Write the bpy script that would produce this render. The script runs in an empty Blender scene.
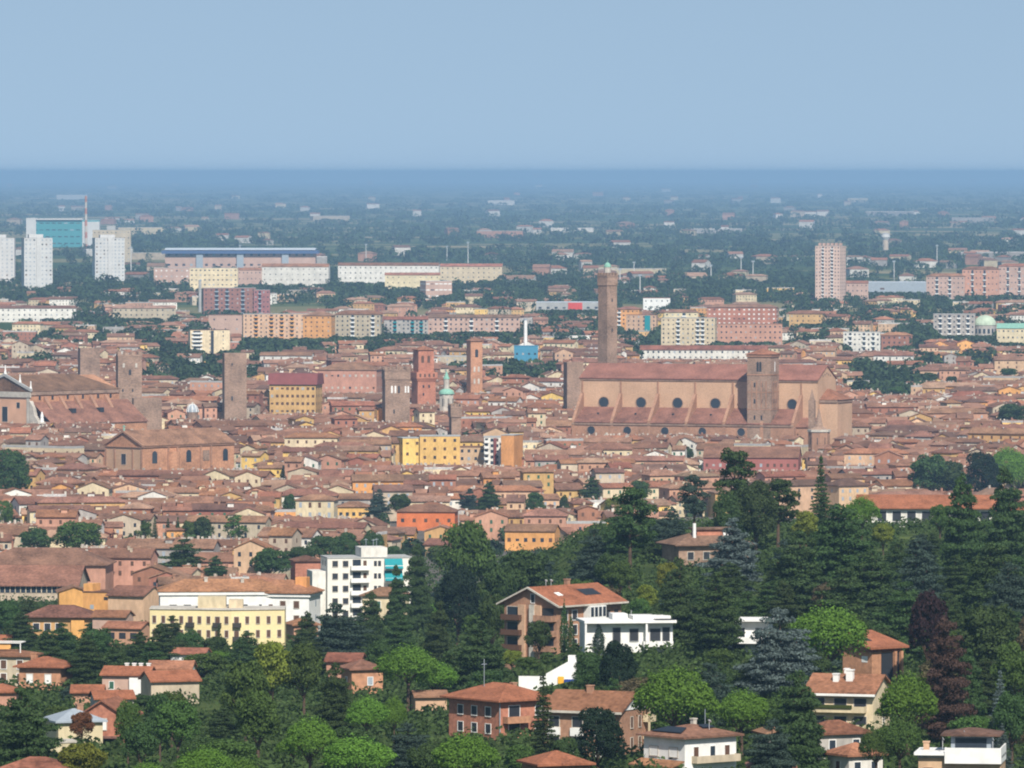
import bpy, math, random
import numpy as np
from mathutils import Matrix, Vector
R = math.radians
rnd = random.Random(11)
S = bpy.context.scene
C = S.collection
# ------------------------------------------------------------------ camera, sky, sun, exposure
F, CAMH, HORY = 7500.0, 145.0, 172.0          # focal length in pixels, eye height, horizon row
PIT = math.atan((384 - HORY) / F)
cd = bpy.data.cameras.new('camera'); cam = bpy.data.objects.new('camera', cd); C.objects.link(cam)
cam.location = (0, 0, CAMH); cam.rotation_euler = (math.pi / 2 - PIT, 0, 0)
cd.sensor_width = 36; cd.lens = F / 1024 * 36; cd.clip_start = 1; cd.clip_end = 300000
S.camera = cam
SUN_EL, SUN_AZ = 43.0, 165.0                  # azimuth clockwise from the view axis
w = bpy.data.worlds.new('World'); S.world = w; w.use_nodes = True
nt = w.node_tree; bg = nt.nodes['Background']
sky = nt.nodes.new('ShaderNodeTexSky'); sky.sky_type = 'NISHITA'; sky.sun_disc = False
sky.sun_elevation = R(SUN_EL); sky.sun_rotation = R(SUN_AZ)
sky.air_density = 1.0; sky.dust_density = 0.3; sky.ozone_density = 3.0; sky.altitude = 200
# the sky texture is looked up higher above the horizon: a clear blue summer sky that stays blue low down
tcw = nt.nodes.new('ShaderNodeTexCoord'); adw = nt.nodes.new('ShaderNodeVectorMath'); adw.operation = 'ADD'; adw.inputs[1].default_value = (0, 0, 0.27)
nrm = nt.nodes.new('ShaderNodeVectorMath'); nrm.operation = 'NORMALIZE'
nt.links.new(tcw.outputs['Generated'], adw.inputs[0]); nt.links.new(adw.outputs[0], nrm.inputs[0]); nt.links.new(nrm.outputs[0], sky.inputs[0])
hsw = nt.nodes.new('ShaderNodeHueSaturation'); hsw.inputs['Saturation'].default_value = 0.74; hsw.inputs['Hue'].default_value = 0.484; hsw.inputs['Value'].default_value = 0.65
nt.links.new(sky.outputs[0], hsw.inputs['Color']); nt.links.new(hsw.outputs[0], bg.inputs[0]); bg.inputs[1].default_value = 0.15
sl = bpy.data.lights.new('sun', 'SUN'); so = bpy.data.objects.new('sun', sl); C.objects.link(so)
sl.energy = 4.7; sl.angle = R(0.5); sl.color = (1.0, 0.94, 0.85)
sd = Vector((math.cos(R(SUN_EL)) * math.sin(R(SUN_AZ)), math.cos(R(SUN_EL)) * math.cos(R(SUN_AZ)), math.sin(R(SUN_EL))))
so.rotation_euler = sd.to_track_quat('Z', 'Y').to_euler()
vs = S.view_settings; vs.view_transform = 'Standard'; vs.look = 'None'; vs.gamma = 1; vs.exposure = 0.38
HAZE_D, HAZE_COL = 4.0e-5, (0.335, 0.555, 0.86)
S.cycles.volume_bounces = 1; S.cycles.max_bounces = 6; S.cycles.use_denoising = True; S.cycles.filter_width = 2.0

# ------------------------------------------------------------------ pixel <-> place
def at(px, py, D):
    u, v = (px - 512) / F, -(py - 384) / F
    y = math.cos(PIT) + v * math.sin(PIT)
    return u / y * D, CAMH + (v * math.cos(PIT) - math.sin(PIT)) / y * D
def proj(x, y, z):
    dz = z - CAMH
    f = y * math.cos(PIT) - dz * math.sin(PIT); v = y * math.sin(PIT) + dz * math.cos(PIT)
    return 512 + F * x / f, 384 - F * v / f
KL = ([0, 300, 600, 900, 1150, 1450, 1850, 2300, 2800, 4000], [142, 112, 85, 64, 54, 43, 28, 12, 0, 0])
KR = ([0, 300, 600, 900, 1150, 1500, 1900, 2050, 2400, 2900], [142, 112, 85, 64, 54, 52, 54, 48, 14, 0])
def zg(x, y):
    yy = max(y, 500.0); p = 512 + F * x / yy
    t = min(1, max(0, (p - 430) / 190)); t = t * t * (3 - 2 * t)
    return float(np.interp(y, *KL) * (1 - t) + np.interp(y, *KR) * t)
def solveD(px, py):
    D = 600.0
    while D < 80000:
        x, z = at(px, py, D)
        if z <= zg(x, D): break
        D *= 1.004
    return D

# ------------------------------------------------------------------ materials
def mat(name, col, var=0.18, sc=0.25, rough=0.9, fine=2.5, spec=0.2, hue=0.0, attr=None, streak=None, pv=0.0):
    m = bpy.data.materials.new(name); m.use_nodes = True; t = m.node_tree; N = t.nodes; L = t.links
    b = N['Principled BSDF']; b.inputs['Roughness'].default_value = rough; b.inputs['Specular IOR Level'].default_value = spec
    tc = N.new('ShaderNodeTexCoord'); oi = N.new('ShaderNodeObjectInfo')
    ad = N.new('ShaderNodeVectorMath'); ad.operation = 'ADD'; cm = N.new('ShaderNodeCombineXYZ'); ml = N.new('ShaderNodeMath'); ml.operation = 'MULTIPLY'; ml.inputs[1].default_value = 91.0
    L.new(oi.outputs['Random'], ml.inputs[0]); L.new(ml.outputs[0], cm.inputs[0]); L.new(ml.outputs[0], cm.inputs[1])
    L.new(tc.outputs['Object'], ad.inputs[0]); L.new(cm.outputs[0], ad.inputs[1]); src = ad.outputs[0]
    if streak:
        mp = N.new('ShaderNodeMapping'); mp.inputs['Scale'].default_value = streak; L.new(src, mp.inputs[0]); src2 = mp.outputs[0]
    else: src2 = src
    n1 = N.new('ShaderNodeTexNoise'); n1.inputs['Scale'].default_value = sc; n1.inputs['Detail'].default_value = 5; L.new(src, n1.inputs[0])
    n2 = N.new('ShaderNodeTexNoise'); n2.inputs['Scale'].default_value = fine; n2.inputs['Detail'].default_value = 3; L.new(src2, n2.inputs[0])
    a = N.new('ShaderNodeMath'); a.operation = 'ADD'; L.new(n1.outputs[0], a.inputs[0]); L.new(n2.outputs[0], a.inputs[1])
    r = N.new('ShaderNodeMapRange'); r.inputs[1].default_value = 0.65; r.inputs[2].default_value = 1.35; r.inputs[3].default_value = 1 - var * 1.6; r.inputs[4].default_value = 1 + var * 1.6
    L.new(a.outputs[0], r.inputs[0])
    hs = N.new('ShaderNodeHueSaturation')
    if attr:
        at_ = N.new('ShaderNodeAttribute'); at_.attribute_name = attr; L.new(at_.outputs[0], hs.inputs['Color'])
    else: hs.inputs['Color'].default_value = (*col, 1)
    ov = N.new('ShaderNodeMapRange'); ov.inputs[3].default_value = 0.5 - hue; ov.inputs[4].default_value = 0.5 + hue; L.new(oi.outputs['Random'], ov.inputs[0]); L.new(ov.outputs[0], hs.inputs['Hue'])
    if pv:
        o2 = N.new('ShaderNodeMapRange'); o2.inputs[3].default_value = 1 - pv; o2.inputs[4].default_value = 1 + pv
        fr = N.new('ShaderNodeMath'); fr.operation = 'FRACT'; m7 = N.new('ShaderNodeMath'); m7.operation = 'MULTIPLY'; m7.inputs[1].default_value = 7.31
        L.new(oi.outputs['Random'], m7.inputs[0]); L.new(m7.outputs[0], fr.inputs[0]); L.new(fr.outputs[0], o2.inputs[0])
        m8 = N.new('ShaderNodeMath'); m8.operation = 'MULTIPLY'; L.new(o2.outputs[0], m8.inputs[0]); L.new(r.outputs[0], m8.inputs[1]); L.new(m8.outputs[0], hs.inputs['Value'])
    else: L.new(r.outputs[0], hs.inputs['Value'])
    L.new(hs.outputs[0], b.inputs['Base Color'])
    m.diffuse_color = (*col, 1)
    return m
def leafmat(name, col, var=0.3, hue=0.02):
    m = bpy.data.materials.new(name); m.use_nodes = True; t = m.node_tree; N = t.nodes; L = t.links
    b = N['Principled BSDF']; b.inputs['Roughness'].default_value = 0.75; b.inputs['Specular IOR Level'].default_value = 0.15
    oi = N.new('ShaderNodeObjectInfo'); at_ = N.new('ShaderNodeAttribute'); at_.attribute_name = 'tone'
    a = N.new('ShaderNodeMapRange'); a.inputs[3].default_value = 1 - var; a.inputs[4].default_value = 1 + var; L.new(at_.outputs['Fac'], a.inputs[0])
    o = N.new('ShaderNodeMapRange'); o.inputs[3].default_value = 0.8; o.inputs[4].default_value = 1.2; L.new(oi.outputs['Random'], o.inputs[0])
    mu = N.new('ShaderNodeMath'); mu.operation = 'MULTIPLY'; L.new(a.outputs[0], mu.inputs[0]); L.new(o.outputs[0], mu.inputs[1])
    hs = N.new('ShaderNodeHueSaturation'); hs.inputs['Color'].default_value = (*col, 1); L.new(mu.outputs[0], hs.inputs['Value'])
    h = N.new('ShaderNodeMapRange'); h.inputs[3].default_value = 0.5 - hue; h.inputs[4].default_value = 0.5 + hue; L.new(oi.outputs['Random'], h.inputs[0]); L.new(h.outputs[0], hs.inputs['Hue'])
    L.new(hs.outputs[0], b.inputs['Base Color'])
    tr = N.new('ShaderNodeBsdfTranslucent'); L.new(hs.outputs[0], tr.inputs[0]); mx = N.new('ShaderNodeMixShader'); mx.inputs[0].default_value = 0.33
    L.new(b.outputs[0], mx.inputs[1]); L.new(tr.outputs[0], mx.inputs[2]); L.new(mx.outputs[0], N['Material Output'].inputs[0])
    return m
def flat(name, col, rough=0.6, spec=0.4, metal=0.0):
    m = mat(name, col, 0.08, 0.5, rough, 3.0, spec); m.node_tree.nodes['Principled BSDF'].inputs['Metallic'].default_value = metal; return m
ROOFN = ['brown', 'rust-red', 'pinkish', 'dark brown', 'sandy']
ROOFC = [(.205, .105, .068), (.25, .112, .065), (.228, .122, .082), (.15, .085, .062), (.27, .165, .11)]
ROOF = [mat('roof_tiles_' + n, c, 0.36, 0.16, 0.92, 1.3, hue=0.012, pv=.24) for n, c in zip(ROOFN, ROOFC)]
ROOFO = mat('roof_tiles_orange', (.275, .105, .056), 0.3, 0.3, 0.92, 2.2)
WALLN = ['cream', 'ochre', 'yellow', 'salmon', 'brick-red', 'white', 'beige', 'peach', 'orange', 'grey']
WALLC = [(.60, .50, .33), (.50, .31, .13), (.70, .46, .15), (.46, .25, .17), (.30, .135, .09), (.66, .63, .57), (.46, .38, .28), (.54, .36, .23), (.62, .31, .11), (.36, .33, .30)]
WALL = [mat('plaster_' + n, c, 0.15, 0.14, 0.92, 1.1, hue=0.008, streak=(1, 1, .45), pv=.1) for n, c in zip(WALLN, WALLC)]
BRICK = mat('brick', (.33, .185, .12), 0.22, 0.12, 0.93, 1.4)
BRICKP = mat('pale_brick', (.49, .315, .205), 0.13, 0.10, 0.93, 1.2)
BRICKB = mat('brown_brick', (.275, .185, .135), 0.3, 0.12, 0.93, .9, streak=(1, 1, 1.6))
BRICKR = mat('red_brick', (.40, .17, .11), 0.24, 0.15, 0.93, 1.4)
BRICKO = mat('orange_brick', (.42, .215, .125), 0.26, 0.13, 0.93, 1.0)
WHITE = mat('white_paint', (.74, .73, .70), 0.08, 0.2, 0.8, 1.0)
STONE = mat('stone', (.48, .44, .38), 0.18, 0.3, 0.9, 2.0)
GREYC = mat('concrete', (.36, .36, .35), 0.15, 0.2, 0.9, 1.5)
DARK = flat('dark_recess', (.025, .028, .035), 0.5)
GLASS = flat('window_glass', (.03, .04, .055), 0.15, 0.5)
SHUT = flat('brown_shutter', (.10, .05, .03), 0.7)
GSHUT = flat('green_shutter', (.03, .10, .06), 0.7)
COPPER = mat('green_copper', (.22, .42, .33), 0.15, 0.5)
TEAL = flat('teal_fabric', (.0, .22, .25), 0.7)
TEALG = flat('teal_glass', (.06, .26, .28), 0.3)
BLUE = flat('blue_panel', (.05, .22, .34), 0.5)
NAVY = flat('navy_cloth', (.01, .04, .22), 0.7)
YEL = flat('yellow_cloth', (.75, .38, .03), 0.7)
PALE_DISH = flat('dish_grey', (.5, .5, .5), .6)
METAL = flat('grey_metal', (.30, .34, .38), 0.5)
SHEDR = flat('pale_sheet_roof', (.50, .55, .60), 0.6)
RED = flat('red_paint', (.55, .06, .04), 0.6)
PINKB = mat('pink_render', (.47, .315, .25), 0.12, 0.1, 0.92, 0.8)
MAROON = mat('maroon_roof', (.20, .065, .06), 0.12, 0.3)
SOLAR = flat('solar_panel', (.012, .014, .02), 0.35, 0.4)
BARK = mat('bark', (.09, .06, .042), 0.3, 1.5, 0.95, 6)
BOUNCE = None

# ------------------------------------------------------------------ mesh collector
class MB:
    def __init__(s): s.v = []; s.f = []; s.c = []; s.col = None
    def add(s, vs, fs):
        b = len(s.v); s.v += [tuple(v) for v in vs]; s.f += [tuple(b + i for i in f) for f in fs]
        s.c += [s.col] * len(fs); return s
    def box(s, x0, x1, y0, y1, z0, z1):
        return s.add([(x0, y0, z0), (x1, y0, z0), (x1, y1, z0), (x0, y1, z0), (x0, y0, z1), (x1, y0, z1), (x1, y1, z1), (x0, y1, z1)],
                     [(3, 2, 1, 0), (4, 5, 6, 7), (0, 1, 5, 4), (1, 2, 6, 5), (2, 3, 7, 6), (3, 0, 4, 7)])
    def prism(s, pts, y0, y1, axis='y'):       # pts (a,z) counter-clockwise seen from -y; extruded along y (or x)
        n = len(pts)
        if axis == 'y': vs = [(a, y0, z) for a, z in pts] + [(a, y1, z) for a, z in pts]
        elif axis == 'x': vs = [(y1, a, z) for a, z in pts] + [(y0, a, z) for a, z in pts]
        else: vs = [(a, z, y1) for a, z in pts] + [(a, z, y0) for a, z in pts]
        fs = [tuple(range(n)), tuple(range(2 * n - 1, n - 1, -1))] + [(i, n + i, n + (i + 1) % n, (i + 1) % n) for i in range(n)]
        return s.add(vs, fs)
    def cyl(s, cx, cy, z0, z1, r0, r1=None, n=8, ph=0.0):
        r1 = r0 if r1 is None else r1
        a = [2 * math.pi * i / n + ph for i in range(n)]
        vs = [(cx + r0 * math.cos(t), cy + r0 * math.sin(t), z0) for t in a] + [(cx + r1 * math.cos(t), cy + r1 * math.sin(t), z1) for t in a]
        return s.add(vs, [tuple(range(n - 1, -1, -1)), tuple(range(n, 2 * n))] + [(i, (i + 1) % n, n + (i + 1) % n, n + i) for i in range(n)])
    def dome(s, cx, cy, z, r, h, n=12, m=5):
        for k in range(m):
            a, b = k / m * math.pi / 2, (k + 1) / m * math.pi / 2
            s.cyl(cx, cy, z + h * math.sin(a), z + h * math.sin(b), r * math.cos(a), max(.01, r * math.cos(b)), n)
        return s
    def tube(s, p, q, r0, r1, n=6):
        p, q = Vector(p), Vector(q); d = (q - p).normalized(); u = d.orthogonal().normalized(); w_ = d.cross(u)
        ring = lambda c, r: [c + u * (r * math.cos(2 * math.pi * i / n)) + w_ * (r * math.sin(2 * math.pi * i / n)) for i in range(n)]
        return s.add(ring(p, r0) + ring(q, r1), [(i, (i + 1) % n, n + (i + 1) % n, n + i) for i in range(n)] + [tuple(range(n - 1, -1, -1)), tuple(range(n, 2 * n))])
    def gwall(s, w, d, h, p, z0=-3):           # gabled body, ridge along x
        r = h + d / 2 * p
        return s.prism([(-d / 2, z0), (d / 2, z0), (d / 2, h), (0, r), (-d / 2, h)], -w / 2, w / 2, 'x')
    def groof(s, w, d, h, p, o=.6, t=.3):
        e = .02; a = d / 2 + o; zl = h - o * p + e; r = h + d / 2 * p + e
        return s.prism([(-a, zl), (0, r), (a, zl), (a, zl + t), (0, r + t), (-a, zl + t)], -w / 2 - o * .6, w / 2 + o * .6, 'x')
    def hroof(s, w, d, h, p, o=.6, t=.3):      # hipped, ridge along the longer side
        a, b = w / 2 + o, d / 2 + o; k = min(a, b); z = h + .02; zt = z + t; zr = zt + k * p
        if a >= b: r0, r1 = (-(a - b * .95), 0, zr), (a - b * .95, 0, zr)
        else: r0, r1 = (0, -(b - a * .95), zr), (0, b - a * .95, zr)
        vs = [(-a, -b, z), (a, -b, z), (a, b, z), (-a, b, z), (-a, -b, zt), (a, -b, zt), (a, b, zt), (-a, b, zt), r0, r1]
        fs = [(3, 2, 1, 0), (0, 1, 5, 4), (1, 2, 6, 5), (2, 3, 7, 6), (3, 0, 4, 7)]
        fs += [(4, 5, 9, 8), (5, 6, 9), (6, 7, 8, 9), (7, 4, 8)] if a >= b else [(4, 5, 8), (5, 6, 9, 8), (6, 7, 9), (7, 4, 8, 9)]
        return s.add(vs, fs)
    def shed(s, x0, x1, y0, z0, y1, z1, t=.3):  # lean-to roof slab from (y0,z0) low front to (y1,z1) high back
        return s.prism([(y0, z0), (y1, z1), (y1, z1 + t), (y0, z0 + t)], x0, x1, 'x')
    def xf(s, M, start=0):
        for i in range(start, len(s.v)): s.v[i] = tuple(M @ Vector(s.v[i]))
        return s
    def mesh(s, name, m):
        me = bpy.data.meshes.new(name); me.from_pydata(s.v, [], s.f)
        if m: me.materials.append(m)
        return me
def link(name, me, parent=None, loc=(0, 0, 0), rot=0.0):
    o = bpy.data.objects.new(name, me); C.objects.link(o); o.parent = parent; o.location = loc
    if rot: o.rotation_euler = (0, 0, rot)
    return o
def part(name, mb, m, parent, loc=(0, 0, 0), rot=0.0): return link(name, mb.mesh(name, m), parent, loc, rot)
def tag(o, label=None, cat=None, group=None, kind='thing'):
    if label: o['label'] = label
    if cat: o['category'] = cat
    if group: o['group'] = group
    o['kind'] = kind
    return o
THINGS = []                                    # (object, px, py) of labelled landmarks
CLEAR = []                                     # px0, px1, top, bottom, D : what must stay in view
FOOT = []                                      # x, y, radius of ground already built on
def thing(name, label, cat, x, y, z, rz=0.0, group=None):
    o = bpy.data.objects.new(name, None); C.objects.link(o); o.location = (x, y, z); o.rotation_euler = (0, 0, rz)
    o.empty_display_size = 1
    return tag(o, label, cat, group)
_cache = {}
def shared(key, f):
    if key not in _cache: _cache[key] = f()
    return _cache[key]
def face_xf(face, w, d, u, z, out=0.0):
    if face == 'f': return (u, -d / 2 - out, z), 0.0
    if face == 'r': return (w / 2 + out, u, z), math.pi / 2
    if face == 'l': return (-w / 2 - out, -u, z), -math.pi / 2
    return (-u, d / 2 + out, z), math.pi
def win_mesh(ww, wh, m, t=.04):
    return shared(('win', ww, wh, m.name, t), lambda: MB().box(-ww / 2, ww / 2, -t, .1, -wh / 2, wh / 2).mesh('window', m))
def arch_mesh(ww, wh, m, t=.05):
    def f():
        pts = [(-ww / 2, -wh / 2), (ww / 2, -wh / 2)] + [(ww / 2 * math.cos(a), wh / 2 - ww / 2 + ww / 2 * math.sin(a)) for a in [i * math.pi / 8 for i in range(9)]]
        return MB().prism(pts, -t, .1).mesh('arched_window', m)
    return shared(('arch', ww, wh, m.name, t), f)
def disc_mesh(r, m, t=.05, n=20):
    return shared(('disc', r, m.name, t), lambda: MB().prism([(r * math.cos(2 * math.pi * i / n), r * math.sin(2 * math.pi * i / n)) for i in range(n)], -t, .1).mesh('round_window', m))
def ring_mesh(r, r2, m, t=.3, n=20):
    def f():
        b = MB()
        for i in range(n):
            a0, a1 = 2 * math.pi * i / n, 2 * math.pi * (i + 1) / n
            b.prism([(r * math.cos(a0), r * math.sin(a0)), (r2 * math.cos(a0), r2 * math.sin(a0)), (r2 * math.cos(a1), r2 * math.sin(a1)), (r * math.cos(a1), r * math.sin(a1))], -t, .1)
        return b.mesh('frame', m)
    return shared(('ring', r, r2, m.name), f)
def frame_mesh(ww, wh, m, b=.12, t=.09):
    def f():
        k = MB(); a, c = ww / 2, wh / 2
        k.box(-a - b, -a, -t, .05, -c - b, c + b); k.box(a, a + b, -t, .05, -c - b, c + b); k.box(-a, a, -t, .05, c, c + b); k.box(-a, a, -t - .08, .05, -c - b, -c)
        return k.mesh('frame', m)
    return shared(('frame', ww, wh, m.name, b), f)
def win(root, face, w, d, u, z, ww, wh, m=GLASS, fm=None, out=0.0):
    loc, rot = face_xf(face, w, d, u, z, out)
    o = link('window', win_mesh(ww, wh, m), root, loc, rot)
    if fm: link('frame', frame_mesh(ww, wh, fm), o)
    return o
def grid(root, face, w, d, us, zs, ww, wh, m=GLASS, fm=None, out=0.0, skip=0.0):
    for u in us:
        for z in zs:
            if rnd.random() >= skip: win(root, face, w, d, u, z, ww, wh, m, fm, out)
def lin(a, b, n): return [a + (b - a) * (i + .5) / n for i in range(n)]
def balcony(root, face, w, d, u, z, bw, bd, m, rail=1.0, name='balcony'):
    def f():
        k = MB(); k.box(-bw / 2, bw / 2, -bd, .05, -.2, 0); k.box(-bw / 2, bw / 2, -bd, -bd + .12, 0, rail)
        k.box(-bw / 2, -bw / 2 + .12, -bd + .12, .05, 0, rail); k.box(bw / 2 - .12, bw / 2, -bd + .12, .05, 0, rail)
        return k.mesh(name, m)
    loc, rot = face_xf(face, w, d, u, z)
    return link(name, shared(('balc', bw, bd, m.name, rail), f), root, loc, rot)
def chimney(root, x, y, z, m, s=.8, h=1.6):
    def f():
        k = MB().box(-s / 2, s / 2, -s / 2, s / 2, -1.2, h); k.box(-s / 2 - .1, s / 2 + .1, -s / 2 - .1, s / 2 + .1, h, h + .2); return k.mesh('chimney', m)
    return link('chimney', shared(('chim', s, h, m.name), f), root, (x, y, z))
def dish(root, x, y, z, r=.5):
    r *= .7
    def f():
        k = MB().cyl(0, 0, -1.0, .3, .05, n=6); a = len(k.v); k.cyl(0, 0, 0, .12, r * .5, r, n=12)
        k.xf(Matrix.Translation((0, 0, .4)) @ Matrix.Rotation(R(60), 4, 'Y') @ Matrix.Scale(.8, 4, (1, 0, 0)), a); return k.mesh('satellite_dish', PALE_DISH)
    return link('satellite_dish', shared(('dish', r), f), root, (x, y, z))
def reg(o, w, d, h, rz, px=None, clear=True, drop=0.0):
    """remember where a landmark stands so that infill keeps off it and out of its way"""
    x, y, z = o.location
    hw = (w * abs(math.cos(rz)) + d * abs(math.sin(rz))) / 2
    p0, t = proj(x - hw, y, z + h); p1, b = proj(x + hw, y, z + drop)
    THINGS.append((o, (p0 + p1) / 2, (t + b) / 2))
    if clear: CLEAR.append((p0, p1, t, b, y))
    c, s_ = math.cos(rz), math.sin(rz); k = min(w, d) / 2
    n = max(1, int(max(w, d) / max(1, k)))
    for i in range(n):
        q = ((i + .5) / n - .5) * (max(w, d) - 2 * k * 0)
        ux, uy = (c, s_) if w >= d else (-s_, c)
        FOOT.append((x + ux * q, y + uy * q, k * 1.25))
    return o
def place(px, py, D=None):
    D = D or solveD(px, py); x, z = at(px, py, D); return x, D, zg(x, D), D / F
def slope(px, py, D):                          # on the hill: the true distance of the ground seen at that pixel, and the size ratio
    d = solveD(px, py); return d, d / D

# ------------------------------------------------------------------ generic building
def building(name, label, cat, px, py, w, d, h, rz=0.0, roof='gable', pitch=.38, wall=None, roofm=None, D=None, over=.7, z=None, base=-4, drop=0.0, clear=True, rname='roof'):
    k = 1.0
    if D and D < 2500: D, k = slope(px, py, D)
    x, D, g, s = place(px, py, D); rz = R(rz)
    root = thing(name, label, cat, x, D, g if z is None else z, rz); root.scale = (k, k, k)
    wall = wall or WALL[0]; roofm = roofm or ROOF[0]; top = h
    if roof == 'gable':
        part('wall', MB().gwall(w, d, h, pitch, base), wall, root); part(rname, MB().groof(w, d, h, pitch, over), roofm, root); top = h + d / 2 * pitch
    elif roof == 'gabley':                    # ridge along y
        part('wall', MB().gwall(d, w, h, pitch, base), wall, root, rot=math.pi / 2); part(rname, MB().groof(d, w, h, pitch, over), roofm, root, rot=math.pi / 2); top = h + w / 2 * pitch
    elif roof == 'hip':
        part('wall', MB().box(-w / 2, w / 2, -d / 2, d / 2, base, h), wall, root); part(rname, MB().hroof(w, d, h, pitch, over), roofm, root); top = h + min(w, d) / 2 * pitch
    else:
        part('wall', MB().box(-w / 2, w / 2, -d / 2, d / 2, base, h), wall, root)
        r = MB().box(-w / 2 - .15, w / 2 + .15, -d / 2 - .15, d / 2 + .15, h + .02, h + .35)
        part(rname, r, roofm, root); top = h + .4
    reg(root, w * k, d * k, top * k, rz, clear=clear, drop=drop * k)
    return root
def roofz(d, h, p, y): return h + (d / 2 - abs(y)) * p
# ------------------------------------------------------------------ ground (one sheet)
def ground():
    xs = np.unique(np.concatenate([np.linspace(-420, 420, 85), np.linspace(-2000, 2000, 41), np.linspace(-16000, 16000, 33)]))
    ys = np.unique(np.concatenate([np.linspace(-300, 3200, 141), np.linspace(3200, 10000, 35), np.geomspace(10000, 100000, 40)]))
    X, Y = np.meshgrid(xs, ys)
    Z = np.array([[zg(x, y) for x in xs] for y in ys])
    nx, ny = len(xs), len(ys)
    v = np.stack([X, Y, Z], -1).reshape(-1, 3)
    i = np.arange(nx * ny).reshape(ny, nx)
    f = np.stack([i[:-1, :-1], i[:-1, 1:], i[1:, 1:], i[1:, :-1]], -1).reshape(-1, 4)
    me = bpy.data.meshes.new('ground'); me.from_pydata(v.tolist(), [], f.tolist())
    for p in me.polygons: p.use_smooth = True
    m = bpy.data.materials.new('ground'); m.use_nodes = True; N = m.node_tree.nodes; L = m.node_tree.links
    b = N['Principled BSDF']; b.inputs['Roughness'].default_value = 1; b.inputs['Specular IOR Level'].default_value = 0
    g = N.new('ShaderNodeNewGeometry'); sp = N.new('ShaderNodeSeparateXYZ'); L.new(g.outputs['Position'], sp.inputs[0])
    vo = N.new('ShaderNodeTexVoronoi'); vo.inputs['Scale'].default_value = 0.0028; L.new(g.outputs['Position'], vo.inputs[0])
    sv = N.new('ShaderNodeSeparateColor'); L.new(vo.outputs['Color'], sv.inputs[0])
    fr = N.new('ShaderNodeValToRGB'); e = fr.color_ramp.elements; e[0].color = (.045, .075, .03, 1); e[1].color = (.27, .22, .13, 1); e[0].position = .45
    e.new(.62).color = (.10, .12, .05, 1); e.new(.78).color = (.17, .16, .08, 1); L.new(sv.outputs[0], fr.inputs[0])
    n = N.new('ShaderNodeTexNoise'); n.inputs['Scale'].default_value = .08; n.inputs['Detail'].default_value = 6; L.new(g.outputs['Position'], n.inputs[0])
    gr = N.new('ShaderNodeValToRGB'); e = gr.color_ramp.elements; e[0].color = (.02, .035, .012, 1); e[1].color = (.10, .13, .045, 1); e[0].position = .35; e[1].position = .7; L.new(n.outputs[0], gr.inputs[0])
    ct = N.new('ShaderNodeValToRGB'); e = ct.color_ramp.elements; e[0].color = (.08, .075, .07, 1); e[1].color = (.17, .15, .13, 1); L.new(n.outputs[0], ct.inputs[0])
    def step(a, c):
        r = N.new('ShaderNodeMapRange'); r.inputs[1].default_value = a; r.inputs[2].default_value = c; L.new(sp.outputs[1], r.inputs[0]); return r.outputs[0]
    m1 = N.new('ShaderNodeMixRGB'); L.new(step(2250, 2500), m1.inputs[0]); L.new(gr.outputs[0], m1.inputs[1]); L.new(ct.outputs[0], m1.inputs[2])
    m2 = N.new('ShaderNodeMixRGB'); L.new(step(5300, 6200), m2.inputs[0]); L.new(m1.outputs[0], m2.inputs[1]); L.new(fr.outputs[0], m2.inputs[2])
    L.new(m2.outputs[0], b.inputs['Base Color']); me.materials.append(m)
    o = link('ground', me); o['kind'] = 'structure'
ground()
def haze():
    o = link('haze', MB().box(-15000, 15000, -290, 99000, -1, 158).mesh('haze', None)); o['kind'] = 'stuff'
    m = bpy.data.materials.new('haze'); m.use_nodes = True; N = m.node_tree.nodes
    N.remove(N['Principled BSDF']); v = N.new('ShaderNodeVolumePrincipled')
    v.inputs['Color'].default_value = (*HAZE_COL, 1); v.inputs['Density'].default_value = HAZE_D; v.inputs['Anisotropy'].default_value = 0.0
    m.node_tree.links.new(v.outputs[0], N['Material Output'].inputs['Volume']); o.data.materials.append(m)
    tag(o, kind='stuff')
haze()

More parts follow.
